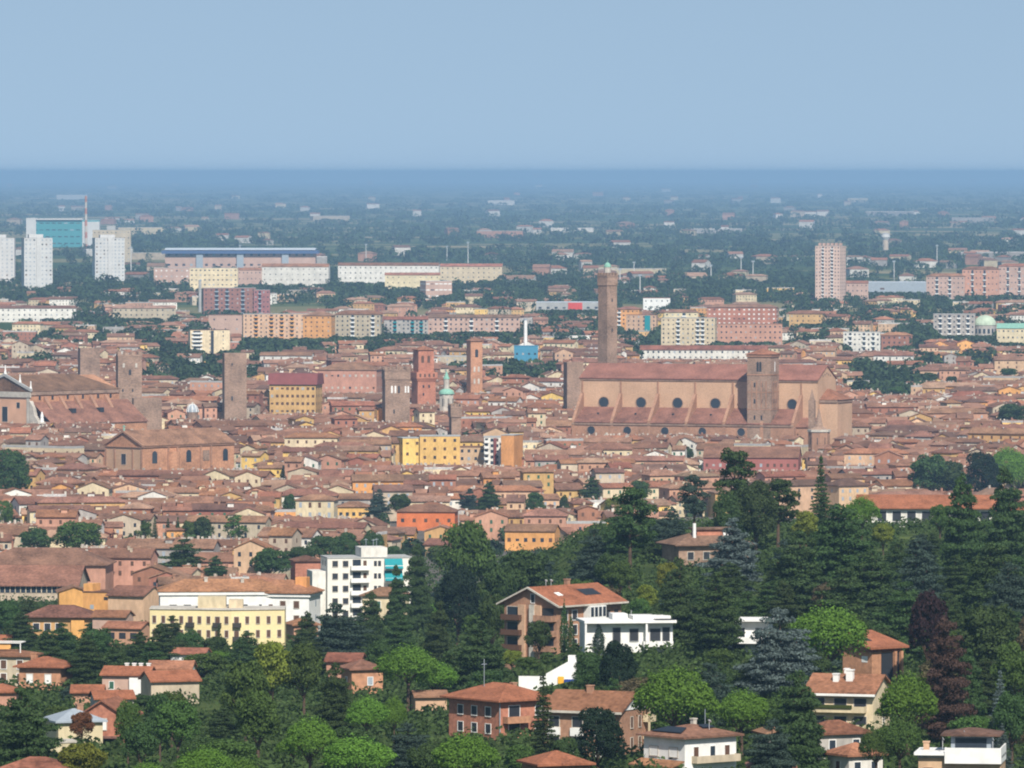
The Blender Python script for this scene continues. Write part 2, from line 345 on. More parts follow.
# ------------------------------------------------------------------ the basilica and its bell tower
def basilica():
    D = 3950; x, z = at(707, 440, D); rz = R(-21)
    t = thing('basilica', 'vast brick basilica with buttressed flank and round windows, beside its bell tower', 'church', x, D, 0, rz)
    part('wall', MB().gwall(132, 30, 36.5, .46, -2), BRICKP, t, (.5, 0, 0))
    part('roof', MB().groof(132, 30, 36.5, .46, .9, .5), mat('basilica_tiles', (.25, .112, .082), .24, .12, .92, 1.2), t, (.5, 0, 0))
    part('cornice', MB().box(-65.9, 66.9, -15.5, -15.02, 35.2, 36.2), BRICKB, t)
    part('aisle_wall', MB().box(-65, 58, -29, -15.05, -2, 13.4), BRICK, t)
    bx = [-64.4, -42.8, -22, -1.2, 19.7, 40.5, 57.6]
    r = MB()
    for a, b in zip(bx[:-1], bx[1:]): r.shed(a + .9, b - .9, -29.8, 13.3, -15.05, 20.8, .4)
    part('aisle_roof', r, ROOF[0], t)
    part('aisle_cornice', MB().box(-65, 58, -29.5, -29.05, 12.2, 13.2), BRICKB, t)
    for b in bx:
        part('buttress', MB().prism([(-29.3, -2), (-14.9, -2), (-14.9, 28.5), (-16.2, 28.5), (-29.3, 14.6)], b - .8, b + .8, 'x'), BRICK, t)
        part('pilaster', MB().box(b - .4, b + .4, -15.5, -15.03, 28.6, 35.0), BRICK, t)
    for u in [-52.4, -31.5, -11.0, 10.0, 30.6, 52.6]:
        o = link('round_window', disc_mesh(2.7, GLASS, .08), t, (u, -15, 23.6)); link('frame', ring_mesh(2.7, 3.1, BRICKB), o)
    for u in [-54.3, -34.1, -13.1, 7.7, 29.2]:
        o = link('round_window', disc_mesh(2.1, GLASS, .08), t, (u, -29, 9.3)); link('frame', ring_mesh(2.1, 2.4, BRICKB), o)
        part('gable', MB().prism([(u + 4, 2), (u + 14, 2), (u + 9, 8.2)], -31, -29.1), STONE, t)
    for u in [-53, -32, -11, 10]:
        part('skylight', MB().box(u - .5, u + .5, -22.5, -21.7, 16.5, 18.4), DARK, t)
    part('apse_wall', MB().box(66.6, 76.5, -12, 12, -2, 26), BRICKP, t)
    part('apse_roof', MB().add([(66.7, -12.8, 26.1), (77.5, -12.8, 26.1), (77.5, 12.8, 26.1), (66.7, 12.8, 26.1), (66.7, 0, 31.5), (68.5, 0, 31.5)], [(3, 2, 1, 0), (0, 1, 5, 4), (1, 2, 5), (2, 3, 4, 5), (0, 4, 3)]), ROOF[1], t)
    part('apse_cornice', MB().box(76.52, 77, -12, 12, 24.6, 25.9).box(66.7, 76.5, -12.6, -12.02, 24.6, 25.9), BRICKB, t)
    part('chapel_wall', MB().box(58.1, 66.4, -26, -15.1, -2, 12), BRICK, t); part('chapel_roof', MB().shed(57.8, 67, -26.6, 12, -15.1, 16.5), ROOF[0], t)
    for k in range(5):
        link('window', win_mesh(.9, 1.0, DARK), t, (66.5, -6 + k * 3, 39.5 - abs(-6 + k * 3) * .2), math.pi / 2)
    reg(t, 132, 40, 44, rz, clear=False); CLEAR.append((572, 858, 365, 436, D - 20))
    # bell tower
    x, z = at(763, 440, 3915)
    b = thing('bell_tower', 'square brick bell tower with tiled cap rising before the basilica flank', 'tower', x, 3915, 0, rz)
    part('wall', MB().box(-6.5, 6.5, -6.5, 6.5, -2, 49.8), BRICKB, b)
    part('cornice', MB().box(-7, 7, -7, 7, 48.6, 49.6), BRICK, b); part('roof', MB().hroof(13, 13, 49.8, .36, .9, .3), ROOF[1], b)
    part('string_course', MB().box(-6.7, 6.7, -6.7, 6.7, 39, 39.6).box(-6.65, 6.65, -6.65, 6.65, 30, 30.4).box(-6.65, 6.65, -6.65, 6.65, 21, 21.4), BRICK, b)
    for f in 'fr':
        for u in (-3.9, -1.3, 1.3, 3.9):
            loc, rot = face_xf(f, 13, 13, u, 25)
            part('pilaster', MB().box(-.25, .25, -.25, .05, 0, 14), BRICK, b, (loc[0], loc[1], 22), rot)
        for u in ((-.75, .75) if f == 'f' else (0,)):
            loc, rot = face_xf(f, 13, 13, u, 43.5); link('belfry_window', arch_mesh(1.2, 5.2, WHITE if f == 'r' else DARK), b, loc, rot)
        for z in (34, 25.5, 17):
            for u in (-2.6, .2, 2.6) if f == 'r' else (-2.4, 1.4):
                loc, rot = face_xf(f, 13, 13, u, z); link('window', arch_mesh(.9, 2.4, DARK), b, loc, rot)
    reg(b, 13, 13, 54, rz, drop=5)
    # chapel with a cone spire at the right end
    x, z = at(819, 447, 3868)
    c = thing('chapel', 'small octagonal brick chapel with pointed spire at the foot of the apse', 'chapel', x, 3868, 0, R(-20))
    part('wall', MB().cyl(0, 0, -2, 11, 5.6, n=8, ph=.39), BRICK, c); part('cornice', MB().cyl(0, 0, 11, 12.2, 6.1, n=8, ph=.39), STONE, c)
    part('spire', MB().cyl(0, 0, 12.2, 23, 2.6, .2, n=8).cyl(0, 0, 12.2, 13.6, 5.2, 2.6, n=8), BRICKB, c)
    for a in (-120, -75, -30):
        link('window', arch_mesh(1.6, 4, DARK), c, (5.2 * math.cos(R(a)), 5.2 * math.sin(R(a)), 6.5), R(a + 90))
    reg(c, 12, 12, 24, 0, drop=4)
    x, z = at(812, 440, 3880)
    p = thing('buttress_pier', 'slender brick pier with pinnacle between bell tower and pointed chapel', 'pier', x, 3880, 0, rz)
    part('shaft', MB().box(-1.5, 1.5, -1.5, 1.5, -2, 27), BRICKB, p); part('pinnacle', MB().cyl(0, 0, 27, 32.5, 1.6, .1, n=4, ph=.785), BRICKB, p)
    reg(p, 3, 3, 32, 0)
basilica()

def tower(name, label, px, top, D, wpx, rz, m, base=435, roof=None, merlons=True, wins=(), corb=0.0, taper=0.0, cat='tower', drop=None):
    x, z0 = at(px, base, D); _, zt = at(px, top, D); s = D / F; rzr = R(rz)
    w_ = wpx * s / (abs(math.cos(rzr)) + abs(math.sin(rzr))); a = w_ / 2; k = a * (1 - taper)
    zgd = zg(x, D); h = zt - zgd
    t = thing(name, label, cat, x, D, zgd, rzr)
    sh = MB(); sh.cyl(0, 0, -2, h - (2.2 if merlons else 0), a * 1.4142, k * 1.4142, 4, math.pi / 4); part('shaft', sh, m, t)
    if corb: part('corbel_crown', MB().box(-k - corb, k + corb, -k - corb, k + corb, h - 7, h - 2.3), m, t)
    kk = k + corb
    if merlons:
        b = MB(); n = 4; b.box(-kk - .15, kk + .15, -kk - .15, kk + .15, h - 2.25, h - 1.4); q = (2 * kk) / (2 * n - 1)
        for i in range(n):
            for j in range(n):
                if i in (0, n - 1) or j in (0, n - 1): b.box(-kk + 2 * i * q, -kk + (2 * i + 1) * q, -kk + 2 * j * q, -kk + (2 * j + 1) * q, h - 1.4, h + .2)
        part('battlement', b, m, t)
    if roof: part('roof', MB().hroof(2 * kk, 2 * kk, h, .45, .7, .3), roof, t)
    for face, u, zpy, ww, wh, wm in wins:
        _, zw = at(px, zpy, D); zz = zw - zgd; e = a - (a - k) * max(0, zz) / h
        loc, rot = face_xf(face, 2 * e, 2 * e, u, zz, .05); link('window', arch_mesh(ww, wh, wm, .08), t, loc, rot)
    reg(t, w_, w_, h, rzr, drop=(0 if drop is None else at(px, drop, D)[1] - zgd)); return t
LT = 'very tall slender brown brick tower topped by a green domed lantern'
t = tower('medieval_tower', LT, 607.5, 273, 4260, 20, 42, BRICKB, 432, merlons=True, corb=.35, taper=.07, wins=[('f', 0, 330, .8, 2, DARK), ('f', 0, 300, .8, 2, DARK), ('r', 0, 345, .8, 2, DARK)], drop=366)
hh = at(607, 273, 4260)[1]
part('lantern', MB().cyl(0, 0, hh - 1, hh + 3.4, 1.9, n=8), STONE, t); part('lantern_dome', MB().dome(0, 0, hh + 3.4, 2.1, 2.6).cyl(0, 0, hh + 6, hh + 7.4, .15, n=5), COPPER, t)
tower('medieval_tower', 'stubby leaning brown brick tower just left of the basilica roof', 573.5, 362, 4190, 20, 12, BRICKB, 436, merlons=False, drop=398)
tower('medieval_tower', 'battlemented brown brick tower with arched openings behind the broad square keep', 129, 352, 4180, 27, 8, BRICKB, 433, corb=0, wins=[('f', -3.5, 365, 1.2, 2.5, STONE), ('f', 3.5, 365, 1.2, 2.5, STONE), ('f', 0, 372, 1.4, 3, DARK), ('f', -4, 390, .8, 1.6, DARK), ('f', 1.5, 390, .8, 1.6, DARK)], drop=430)
tower('tower_stump', 'broad flat topped brown brick keep in front of the battlemented tower', 147, 398, 4130, 31, 6, BRICKB, 436, merlons=False, drop=432)
tower('medieval_tower', 'plain squat brown brick tower directly behind the domed hill church roof', 89, 348, 4700, 23, 10, BRICKB, 403, merlons=False, drop=384)
CLEAR[-1] = CLEAR[-1]
tower('medieval_tower', 'plain flat topped brown brick tower standing alone right of the striped dome', 234.5, 353, 4300, 25, 8, BRICKB, 425, merlons=False, wins=[('f', -2, 364, .8, 1.4, DARK), ('f', -2, 398, .9, 2.6, DARK)], drop=421)
t = tower('medieval_tower', 'stocky battlemented brown tower with white belfry openings', 396, 367, 4270, 28, 8, BRICKB, 426, corb=.3, wins=[('f', -3.2, 389, 1.0, 4.2, WHITE), ('f', -1.2, 389, 1.0, 4.2, WHITE), ('f', .8, 389, 1.0, 4.2, DARK), ('f', 4.6, 389, .9, 3.8, WHITE), ('f', 6.2, 389, .9, 3.8, WHITE), ('f', -2, 411, .8, 2.4, DARK)], drop=423)
# red corbelled tower
def redtower():
    D = 4400; px = 423.5; x, _ = at(px, 420, D); H_ = lambda py: at(px, py, D)[1]
    t = thing('palace_tower', 'red brick palace tower with corbelled gallery and set back upper storey', 'tower', x, D, 0, R(20))
    part('shaft', MB().cyl(0, 0, -2, H_(380), 6.0 * 1.414, 5.4 * 1.414, 4, math.pi / 4), BRICKR, t)
    part('gallery', MB().cyl(0, 0, H_(382), H_(378), 5.4 * 1.414, 6.5 * 1.414, 4, math.pi / 4).box(-6.5, 6.5, -6.5, 6.5, H_(378), H_(372)), BRICKR, t)
    part('upper_storey', MB().box(-4.8, 4.8, -4.8, 4.8, H_(372), H_(350)), BRICKR, t); part('roof', MB().hroof(9.6, 9.6, H_(350), .4, .7, .3), ROOF[1], t)
    for f in 'fr':
        for u in (-4.2, -1.4, 1.4, 4.2):
            loc, rot = face_xf(f, 13, 13, u, H_(375)); link('corbel_arch', arch_mesh(1.2, 2.0, SHUT), t, loc, rot)
        for u in (-2.2, 1.6):
            loc, rot = face_xf(f, 9.6, 9.6, u, H_(359)); link('window', arch_mesh(1.7, 4.2, SHUT), t, loc, rot)
        for u, p in ((-2, 386), (1.5, 386), (-2, 394)):
            loc, rot = face_xf(f, 11.2, 11.2, u, H_(p), .15); link('window', win_mesh(.9, 1.5, DARK), t, loc, rot)
    reg(t, 13, 13, H_(347), R(20), drop=H_(405))
redtower()
tower('campanile', 'slim brick campanile with arched belfry and pale blind windows', 474.5, 341, 4700, 16, 20, BRICKO, 403, merlons=False, roof=ROOF[0], wins=[('f', 0, 353, 2.0, 5, DARK), ('f', -1.4, 369, 1.2, 3.4, STONE), ('f', 1.4, 369, 1.2, 3.4, STONE), ('f', -1.4, 381, 1.2, 3.4, STONE), ('f', 1.4, 381, 1.2, 3.4, STONE), ('r', 0, 353, 2.0, 5, DARK)], drop=394)
tower('tower_house', 'thin weathered battlemented tower just above the yellow apartment building', 455, 404, 4010, 12, 15, BRICKB, 440, merlons=True, corb=.5, drop=437)
# green cupola
def cupola():
    D = 4250; px = 446.5; x, _ = at(px, 428, D); H_ = lambda py: at(px, py, D)[1]
    t = thing('church_dome', 'small pale drum with green copper cupola and pointed lantern', 'dome', x, D, 0, 0)
    part('base', MB().box(-9, 12, -8, 8, -2, H_(411)), BRICK, t); part('drum', MB().cyl(0, 0, H_(411), H_(394), 4.2, n=8, ph=.39), STONE, t)
    part('copper_dome', MB().cyl(0, 0, H_(394), H_(393), 4.6, n=16).dome(0, 0, H_(393), 4.3, 2.6, 16), COPPER, t)
    part('lantern', MB().cyl(0, 0, H_(389), H_(379), 1.6, n=8), STONE, t); part('lantern_spire', MB().cyl(0, 0, H_(379), H_(371), 1.9, .1, n=8), COPPER, t)
    for a in (-115, -70, -25): link('window', arch_mesh(1.2, 4.5, DARK), t, (4.05 * math.cos(R(a)), 4.05 * math.sin(R(a)), H_(402)), R(a + 90))
    reg(t, 9, 9, H_(371), 0, drop=H_(412))
    D = 4300; px = 192.5; x, _ = at(px, 424, D)
    t = thing('church_dome', 'little round dome with white ribs and lantern on a brick drum', 'dome', x, D, 0, 0)
    part('drum', MB().cyl(0, 0, -2, H2(px, 412, D), 3.2, n=12), BRICKB, t); part('dome', MB().dome(0, 0, H2(px, 412, D), 3.3, 4.6, 16), METAL, t)
    part('lantern', MB().cyl(0, 0, H2(px, 404, D), H2(px, 402, D), .7, .4, n=8), STONE, t)
    z = H2(px, 412, D)
    for k in range(8):
        b = MB()
        for i in range(5):
            a0, a1 = i / 5 * 1.5, (i + 1) / 5 * 1.5
            b.tube((3.35 * math.cos(a0), 0, 4.65 * math.sin(a0)), (3.35 * math.cos(a1), 0, 4.65 * math.sin(a1)), .28, .28, 4)
        part('rib', b, WHITE, t, (0, 0, z), k * math.pi / 4)
    reg(t, 7, 7, H2(px, 401, D), 0, drop=H2(px, 420, D))
def H2(px, py, D): return at(px, py, D)[1]
cupola()

# ------------------------------------------------------------------ left church with classical front
def left_church():
    D = 4085; rz = 50; x, _ = at(50, 440, D)
    w_, d = 70, 38
    t = thing('church', 'huge brick church with white trimmed pedimented front at left edge', 'church', x, D, 0, R(rz))
    h = 26.5; p = .40
    part('wall', MB().gwall(w_, d, h, p, -2), BRICKO, t)
    part('roof', MB().add([(-w_ / 2 - .5, -d / 2 - .8, h), (w_ / 2 + .8, -d / 2 - .8, h), (w_ / 2 + .8, d / 2 + .8, h), (-w_ / 2 - .5, d / 2 + .8, h), (-w_ / 2 - .5, 0, h + d / 2 * p + .7), (w_ / 2 - 15, 0, h + d / 2 * p + .7)], [(3, 2, 1, 0), (0, 1, 5, 4), (1, 2, 5), (2, 3, 4, 5), (0, 4, 3)]), ROOF[0], t)
    part('eaves_cornice', MB().box(-w_ / 2, w_ / 2, -d / 2 - .6, -d / 2 - .02, h - 2, h - .05), BRICKB, t)
    part('aisle_wall', MB().box(-w_ / 2 + 1, w_ / 2 + 6, -d / 2 - 15, -d / 2 - .05, -2, 9), BRICKO, t)
    part('aisle_roof', MB().shed(-w_ / 2 + 1, w_ / 2 + 6.5, -d / 2 - 15.6, 8.8, -d / 2 - .05, 20.5), ROOF[0], t)
    for u in (-24, -12, 0, 12, 24):
        part('buttress', MB().prism([(-d / 2 - 9, 12), (-d / 2, 12), (-d / 2, 24)], u - 1, u + 1, 'x'), BRICK, t)
    for u in (-28, -18, -6, 6, 18, 28): win(t, 'f', w_, d, u, 22.8, 1.6, 2.2, DARK)
    for u in (-10, 12):
        o = part('dormer', MB().box(-1.6, 1.6, -1.2, 1.6, -1, 1.5), DARK, t, (u, -d / 2 - 7.5, 15.5))
    a = -w_ / 2                                # front: entablature, pediment, pilasters, scrolls
    part('entablature', MB().box(a - 1.0, a - .02, -d / 2 - .4, d / 2 + .4, h - 3.2, h - .3), STONE, t)
    b = MB()
    for sg in (-1, 1): b.prism([(sg * (d / 2 + 1), h), (0, h + d / 2 * p + .5), (0, h + d / 2 * p + 2), (sg * (d / 2 + 1), h + 1.5)], a - 1.2, a - .03, 'x')
    part('pediment', b, GREYC, t)
    for v in (-17.5, 17.5): part('pilaster', MB().box(a - .7, a - .02, v - 1, v + 1, 1, h - 3.3), STONE, t)
    part('plinth_band', MB().box(a - .8, a - .03, -d / 2, d / 2, 4, 5.4), STONE, t)
    part('facade', MB().box(a - .3, a - .01, -d / 2 + .2, d / 2 - .2, 5.5, h - 3.3), mat('facade_sunlit_orange_render', (.62, .36, .235), .15, .12), t)  # orange render panel, its colour lightened to stand for sunlight on the front
    win(t, 'l', w_, d, 0, 14, 4, 8, DARK, STONE, .32); win(t, 'l', w_, d, 10, 19, 2.4, 3, DARK, STONE, .32)
    part('scroll', MB().prism([(-d / 2 - 11, 4), (-d / 2, 4), (-d / 2, h - 5), (-d / 2 - 2.2, h - 8), (-d / 2 - 3.5, h - 13), (-d / 2 - 8, h - 18)], a - .9, a + 1.5, 'x'), STONE, t)
    for v, z in ((-d / 2, h + 1.6), (-d / 2 + 8, h + 5.2), (0, h + 10)):
        part('finial', MB().cyl(a, v, z - 1, z + .8, .9, .6, 6).cyl(a, v, z + .8, z + 3.2, .55, .25, 6).cyl(a, v, z + 3.2, z + 4.0, .4, .3, 6), WHITE, t)
    reg(t, w_, 50, 34, R(rz), clear=False); CLEAR.append((0, 122, 372, 424, D - 20))
    s = thing('statue', 'white stone statue on a tall plinth beneath the church front', 'statue', at(42, 430, 4000)[0], 4000, at(42, 426, 4000)[1], 0)
    part('plinth', MB().box(-1.2, 1.2, -1.2, 1.2, -16, 1.2).box(-2, 2, -2, 2, 1.2, 2), STONE, s)
    part('figure', MB().cyl(0, 0, 2, 5, 1.1, .8, 8).cyl(0, 0, 5, 6.8, 1.0, .5, 8).dome(0, 0, 6.8, .5, .8, 8), WHITE, s)
    s['kind'] = 'thing'; CLEAR.append((38, 47, 408, 428, 4000))
left_church()
def pediment_church():
    D = 3640; rz = 47; x, _ = at(170, 470, D); w_, d, h, p = 62, 26, 13.4, .50
    t = thing('church', 'long low brick church with pedimented gable end and arched windows', 'church', x, D, 0, R(rz))
    part('wall', MB().gwall(w_, d, h, p, -2), BRICKO, t); part('roof', MB().groof(w_, d, h, p, .9, .4), ROOF[0], t)
    b = MB(); a = -w_ / 2
    for sg in (-1, 1): b.prism([(sg * (d / 2 + .8), h - .8), (0, h + d / 2 * p - .5), (0, h + d / 2 * p + .5), (sg * (d / 2 + .8), h + .2)], a - .9, a - .02, 'x')
    b.box(a - .8, a - .03, -d / 2 - .6, d / 2 + .6, h - 1.2, h - .85)
    part('pediment', b, BRICK, t); part('facade', MB().box(a - .25, a - .01, -d / 2 + .3, d / 2 - .3, -2, h - 1.3), BRICKP, t); part('cornice', MB().box(-w_ / 2, w_ / 2, -d / 2 - .6, -d / 2 - .02, h - 1.1, h - .4), BRICK, t)
    o = win(t, 'l', w_, d, 0, 6.5, 3.2, 5, GLASS, STONE, .26)
    for v in (-12.3, -6.2, 6.2, 12.3): part('pilaster', MB().box(a - .5, a - .02, v - .5, v + .5, -2, h - 1.3), BRICK, t)
    for u in (-23, 0, 25):
        loc, rot = face_xf('f', w_, d, u, 7.5); link('window', arch_mesh(3.4, 6, GLASS), t, loc, rot)
    for u in (-14, -8, 8, 15): part('pilaster', MB().box(u - .5, u + .5, -d / 2 - .5, -d / 2 - .02, -2, h - 1.2), BRICK, t)
    part('blind_window', MB().box(9.5, 14, -d / 2 - .2, -d / 2 - .03, 5, 10), BRICKB, t)
    part('round_chapel', MB().cyl(-10.8, -d / 2, -2, 10, 3.4, n=14), BRICKO, t)
    part('finial', MB().cyl(a, 0, h + d / 2 * p, h + d / 2 * p + 3, .5, .2, 6).box(a - .2, a + .2, -.9, .9, h + d / 2 * p + 2.2, h + d / 2 * p + 2.6), COPPER, t)
    reg(t, w_, d, h + 7, R(rz), drop=0); CLEAR[-1] = (106, 236, 434, 471, D)
pediment_church()

# ------------------------------------------------------------------ named blocks of the town and suburbs
def block(name, label, px0, px1, top, base, dep=12, rz=0, roof='flat', wall=None, roofm=None, cols=8, rows=4, ww=1.3, wh=1.5, wm=GLASS, cat='apartment block', bal=(), balm=WHITE, D=None, side=3, pitch=.35, drop=0.0, over=.6, bays=None, x0=None):
    D = D or F * CAMH / (base - HORY); s = D / F; rzr = R(rz)
    app = (px1 - px0) * s; w_ = (app - dep * abs(math.sin(rzr))) / math.cos(rzr)
    h = (base - top) * s - (0 if roof == 'flat' else min(w_, dep) / 2 * pitch * .9)
    b = building(name, label, cat, (px0 + px1) / 2, base, w_, dep, h, rz, roof, pitch, wall, roofm, D=D, over=over, drop=drop)
    fh = h / rows
    us = lin(-w_ / 2, w_ / 2, cols); zs = [(i + .55) * fh for i in range(rows)]
    for i, u in enumerate(us):
        for z in zs:
            if i in bal: balcony(b, 'f', w_, dep, u, z - fh * .42, w_ / cols * .8, 1.4, balm); win(b, 'f', w_, dep, u, z, w_ / cols * .55, fh * .6, wm)
            else: win(b, 'f', w_, dep, u, z, ww, wh * (1.0 if rnd.random() < .8 else .6), wm if rnd.random() < .72 else rnd.choice([METAL, SHUT, DARK, GREYC]))
    if rz and side: grid(b, 'r' if rz < 0 else 'l', w_, dep, lin(-dep / 2, dep / 2, side), zs, ww, wh, wm)
    if bays:
        for u0, u1, bm in bays:
            part('bay', MB().box(w_ * u0, w_ * u1, -dep / 2 - .9, -dep / 2 - .02, -2, h - .3), bm, b)
    return b, w_, h
# white tower blocks at left
PALE = mat('pale_concrete', (.55, .54, .52), .08, .1, .9, .6)
for lab, a, b_, tp, bs, cl in (('white tower block cut by the left edge of the photo', -14, 15, 238, 285, 6), ('stepped white tower block, middle one of the white high-rises', 21, 53, 238, 290, 7), ('white tower block in front of a broad beige slab', 92, 125, 238, 281, 8)):
    o, w_, h = block('tower_block', lab, a, b_, tp, bs, 24, 12 if a > 0 else 0, 'flat', PALE, GREYC, cl, 12, 2.0, 1.9, METAL)
    part('lift_house', MB().box(-w_ * .3, w_ * .2, -5, 6, h + .4, h + 4.5), PALE, o); part('stair_bay', MB().box(-2.5, 2.5, -13.4, -12.02, -2, h + 2), PALE, o)
o, w_, h = block('office_slab', 'broad beige slab block rising behind the white tower block', 93, 131, 230, 262, 20, 0, 'flat', WALL[6], GREYC, 9, 6, 2, 1.6); part('roof_plant', MB().box(-8, 6, -6, 6, h + .4, h + 7), GREYC, o)
o, w_, h = block('office_building', 'teal glass office building between two white stair towers', 27, 100, 220, 247, 40, 0, 'flat', TEALG, PALE, 12, 4, 7.5, 2.0, GLASS, side=0)
part('stair_tower', MB().box(-w_ / 2 - .2, -w_ / 2 + 19, -22, 21, -2, h + 4), PALE, o); part('stair_tower', MB().box(w_ / 2 - 33, w_ / 2 + .2, -22, 21, -2, h - 3), PALE, o)
part('roof_slab', MB().box(-w_ / 2 + 19, w_ / 2 - 33, -24, 20, h + .5, h + 3), PALE, o)
def stack(label, px, top, base, r, bands=None, m=PALE, wire=False, D=None):
    D = D or F * CAMH / (base - HORY); x, _ = at(px, base, D); h = H2(px, top, D)
    t = thing('chimney_stack', label, 'chimney', x, D, 0)
    if bands:
        for i in range(bands): part('band', MB().cyl(0, 0, -1 if i == 0 else h * i / bands, h * (i + 1) / bands, r * (1 - .3 * i / bands), r * (1 - .3 * (i + 1) / bands), 12), BRICKR if (bands - i) % 2 else STONE, t)
    else: part('shaft', MB().cyl(0, 0, -1, h, r, r * .8, 12), m, t); part('rim', MB().cyl(0, 0, h, h + 1, r, n=12), METAL, t)
    reg(t, 2 * r, 2 * r, h, 0); CLEAR.pop()
stack('tall red and white banded chimney beside the teal office building', 86, 196, 250, 2.8, 9)
stack('plain pale concrete chimney left of the red apartment block', 200, 281, 312, 1.7, m=GREYC)
stack('short white chimney standing behind the blue shed', 525.5, 320, 362, 1.6, m=WHITE)
# stadium-like hall
o, w_, h = block('exhibition_hall', 'long hall with dark blue roof rim and pinkish colonnaded walls', 166, 316, 250, 270, 60, 0, 'flat', PINKB, BLUE, 20, 2, 4.2, 3.2, DARK, side=0)
part('roof_rim', MB().box(-w_ / 2 - 5, w_ / 2 + 5, -36, 30, h - 5, h - .6), flat('dark_blue_cladding', (.05, .09, .20)), o); part('roof_sheet', MB().box(-w_ / 2, w_ / 2, -34, 30, h + .5, h + 3), SHEDR, o)
for u in (-.27, .0, .3): part('stair_core', MB().box(w_ * u - 5, w_ * u + 5, -34, -30.1, -1, h - 5.1), METAL, o)
block('apartment_block', 'small pink block with white window bays left of the beige office', 154, 190, 268, 285, 15, 0, 'flat', PINKB, GREYC, 7, 3, 2, 1.8, WHITE)
block('office_building', 'cream office with a grid of square windows above the red block', 190, 238, 268, 292, 16, 0, 'flat', WALL[0], GREYC, 11, 5, 2.0, 1.6, GLASS, cat='office')
block('apartment_block', 'dusty pink block in full sun right of the cream office', 236, 262, 268, 288, 15, 8, 'gable', PINKB, ROOF[1], 6, 3)
block('apartment_block', 'white walled row under red roofs before the blue rimmed hall', 262, 330, 264, 288, 14, -6, 'gable', WALL[5], ROOF[1], 12, 4, pitch=.5)
block('apartment_block', 'long white terrace of flats under a red tiled roof', 338, 440, 263, 286, 16, -5, 'gable', WALL[5], ROOF[1], 20, 4, 1.6, 1.6, pitch=.4)
block('apartment_block', 'cream terrace of flats ending the long white row at its right', 440, 503, 264, 284, 16, -5, 'gable', WALL[0], ROOF[1], 12, 4, 1.6, 1.6, pitch=.4)
block('apartment_block', 'low white flats with stepped fronts before the long white row', 385, 440, 273, 291, 14, 0, 'gable', WALL[0], ROOF[1], 10, 3)
block('school_building', 'pink and white banded school building among trees below the long row', 420, 452, 281, 299, 20, 20, 'flat', PINKB, PALE, 6, 3, 4, 1.4, WHITE, cat='school')
o, w_, h = block('apartment_block', 'dark red brick flats with blue and white balcony stripes', 202, 256, 288, 314, 14, 8, 'flat', mat('crimson_brick', (.27, .13, .10)), GREYC, 10, 6, 1.4, 1.5, bal=(2, 4, 7), balm=METAL)
block('apartment_block', 'lower red flats with white upper floor right of the striped red block', 254, 270, 290, 314, 13, 0, 'flat', mat('crimson_brick_worn', (.30, .13, .12)), GREYC, 4, 5, bal=(1,), balm=METAL)
block('apartment_block', 'long low white terrace at the left edge above the roofs', -10, 76, 306, 322, 12, 0, 'gable', WALL[5], ROOF[0], 16, 3)
block('apartment_block', 'pale terrace partly hidden by trees right of the white terrace', 112, 176, 306, 322, 12, 6, 'gable', WALL[6], ROOF[4], 12, 3)
block('apartment_block', 'plain yellow block with blank sunny end walls and a dark slot', 188, 230, 330, 354, 13, 10, 'flat', WALL[0], ROOF[0], 3, 6, .9, 1.2, bal=(0,), bays=[(.02, .09, DARK)])
block('warehouse', 'windowless pinkish brick warehouse behind the plain yellow block', 209, 243, 315, 334, 18, 0, 'flat', PINKB, ROOF[0], 3, 2, cat='warehouse')
block('apartment_block', 'orange and yellow flats with dark recessed balcony strips', 242, 310, 314, 342, 13, 6, 'flat', WALL[7], GREYC, 13, 7, 1.2, 1.3, bal=(2, 5, 7, 9), balm=WALL[8])
block('apartment_block', 'plain orange end block joined to the yellow striped flats', 303, 335, 313, 342, 14, -12, 'hip', WALL[8], ROOF[0], 5, 6, 1.2, 1.3)
block('apartment_block', 'pale pink flats with white balconies right of the orange end block', 335, 382, 312, 341, 13, -5, 'hip', WALL[6], ROOF[1], 9, 6, bal=(3, 7), balm=WHITE)
block('apartment_block', 'grey flats hung with teal balcony screens', 384, 428, 317, 338, 13, 0, 'gable', WALL[9], ROOF[1], 10, 5, bal=(2, 6, 8), balm=TEAL)
block('apartment_block', 'pink row of flats with pale shutters at the end of the teal screened block', 428, 520, 315, 336, 13, 0, 'gable', PINKB, ROOF[2], 18, 4, 1.5, 1.7, GLASS, bal=(3, 8, 13), balm=WHITE)
# right of the tall tower
block('warehouse', 'long grey sheet metal shed with a red sign band', 536, 600, 302, 314, 40, 0, 'flat', GREYC, SHEDR, 8, 1, 3, 2, cat='warehouse', bays=[(.0, .22, RED)])
block('apartment_block', 'orange flats with white balconies right of the tall tower', 617, 642, 307, 330, 13, -12, 'hip', WALL[8], ROOF[0], 5, 5, bal=(0,))
block('apartment_block', 'golden yellow low flats with one teal blind', 626, 658, 315, 331, 12, -8, 'flat', WALL[7], ROOF[0], 6, 4, bays=[(.12, .3, TEAL)])
block('warehouse', 'small white walled store with red roof stripes', 643, 670, 298, 310, 20, 0, 'flat', WHITE, ROOF[1], 5, 2, cat='warehouse')
block('apartment_block', 'tall cream flats with white balconies at the centre of the suburb', 661, 717, 318, 349, 14, -8, 'flat', WALL[0], GREYC, 11, 7, 1.2, 1.4, bal=(3, 7, 8), balm=WHITE)
block('apartment_block', 'hip roofed cream block standing up behind the tall cream flats', 664, 698, 310, 336, 13, 0, 'hip', WALL[0], ROOF[0], 6, 5, bal=(3,))
block('apartment_block', 'red painted flats with many white window bands', 707, 778, 305, 330, 14, -8, 'hip', BRICKR, ROOF[0], 14, 5, 1.6, 1.4, WHITE)
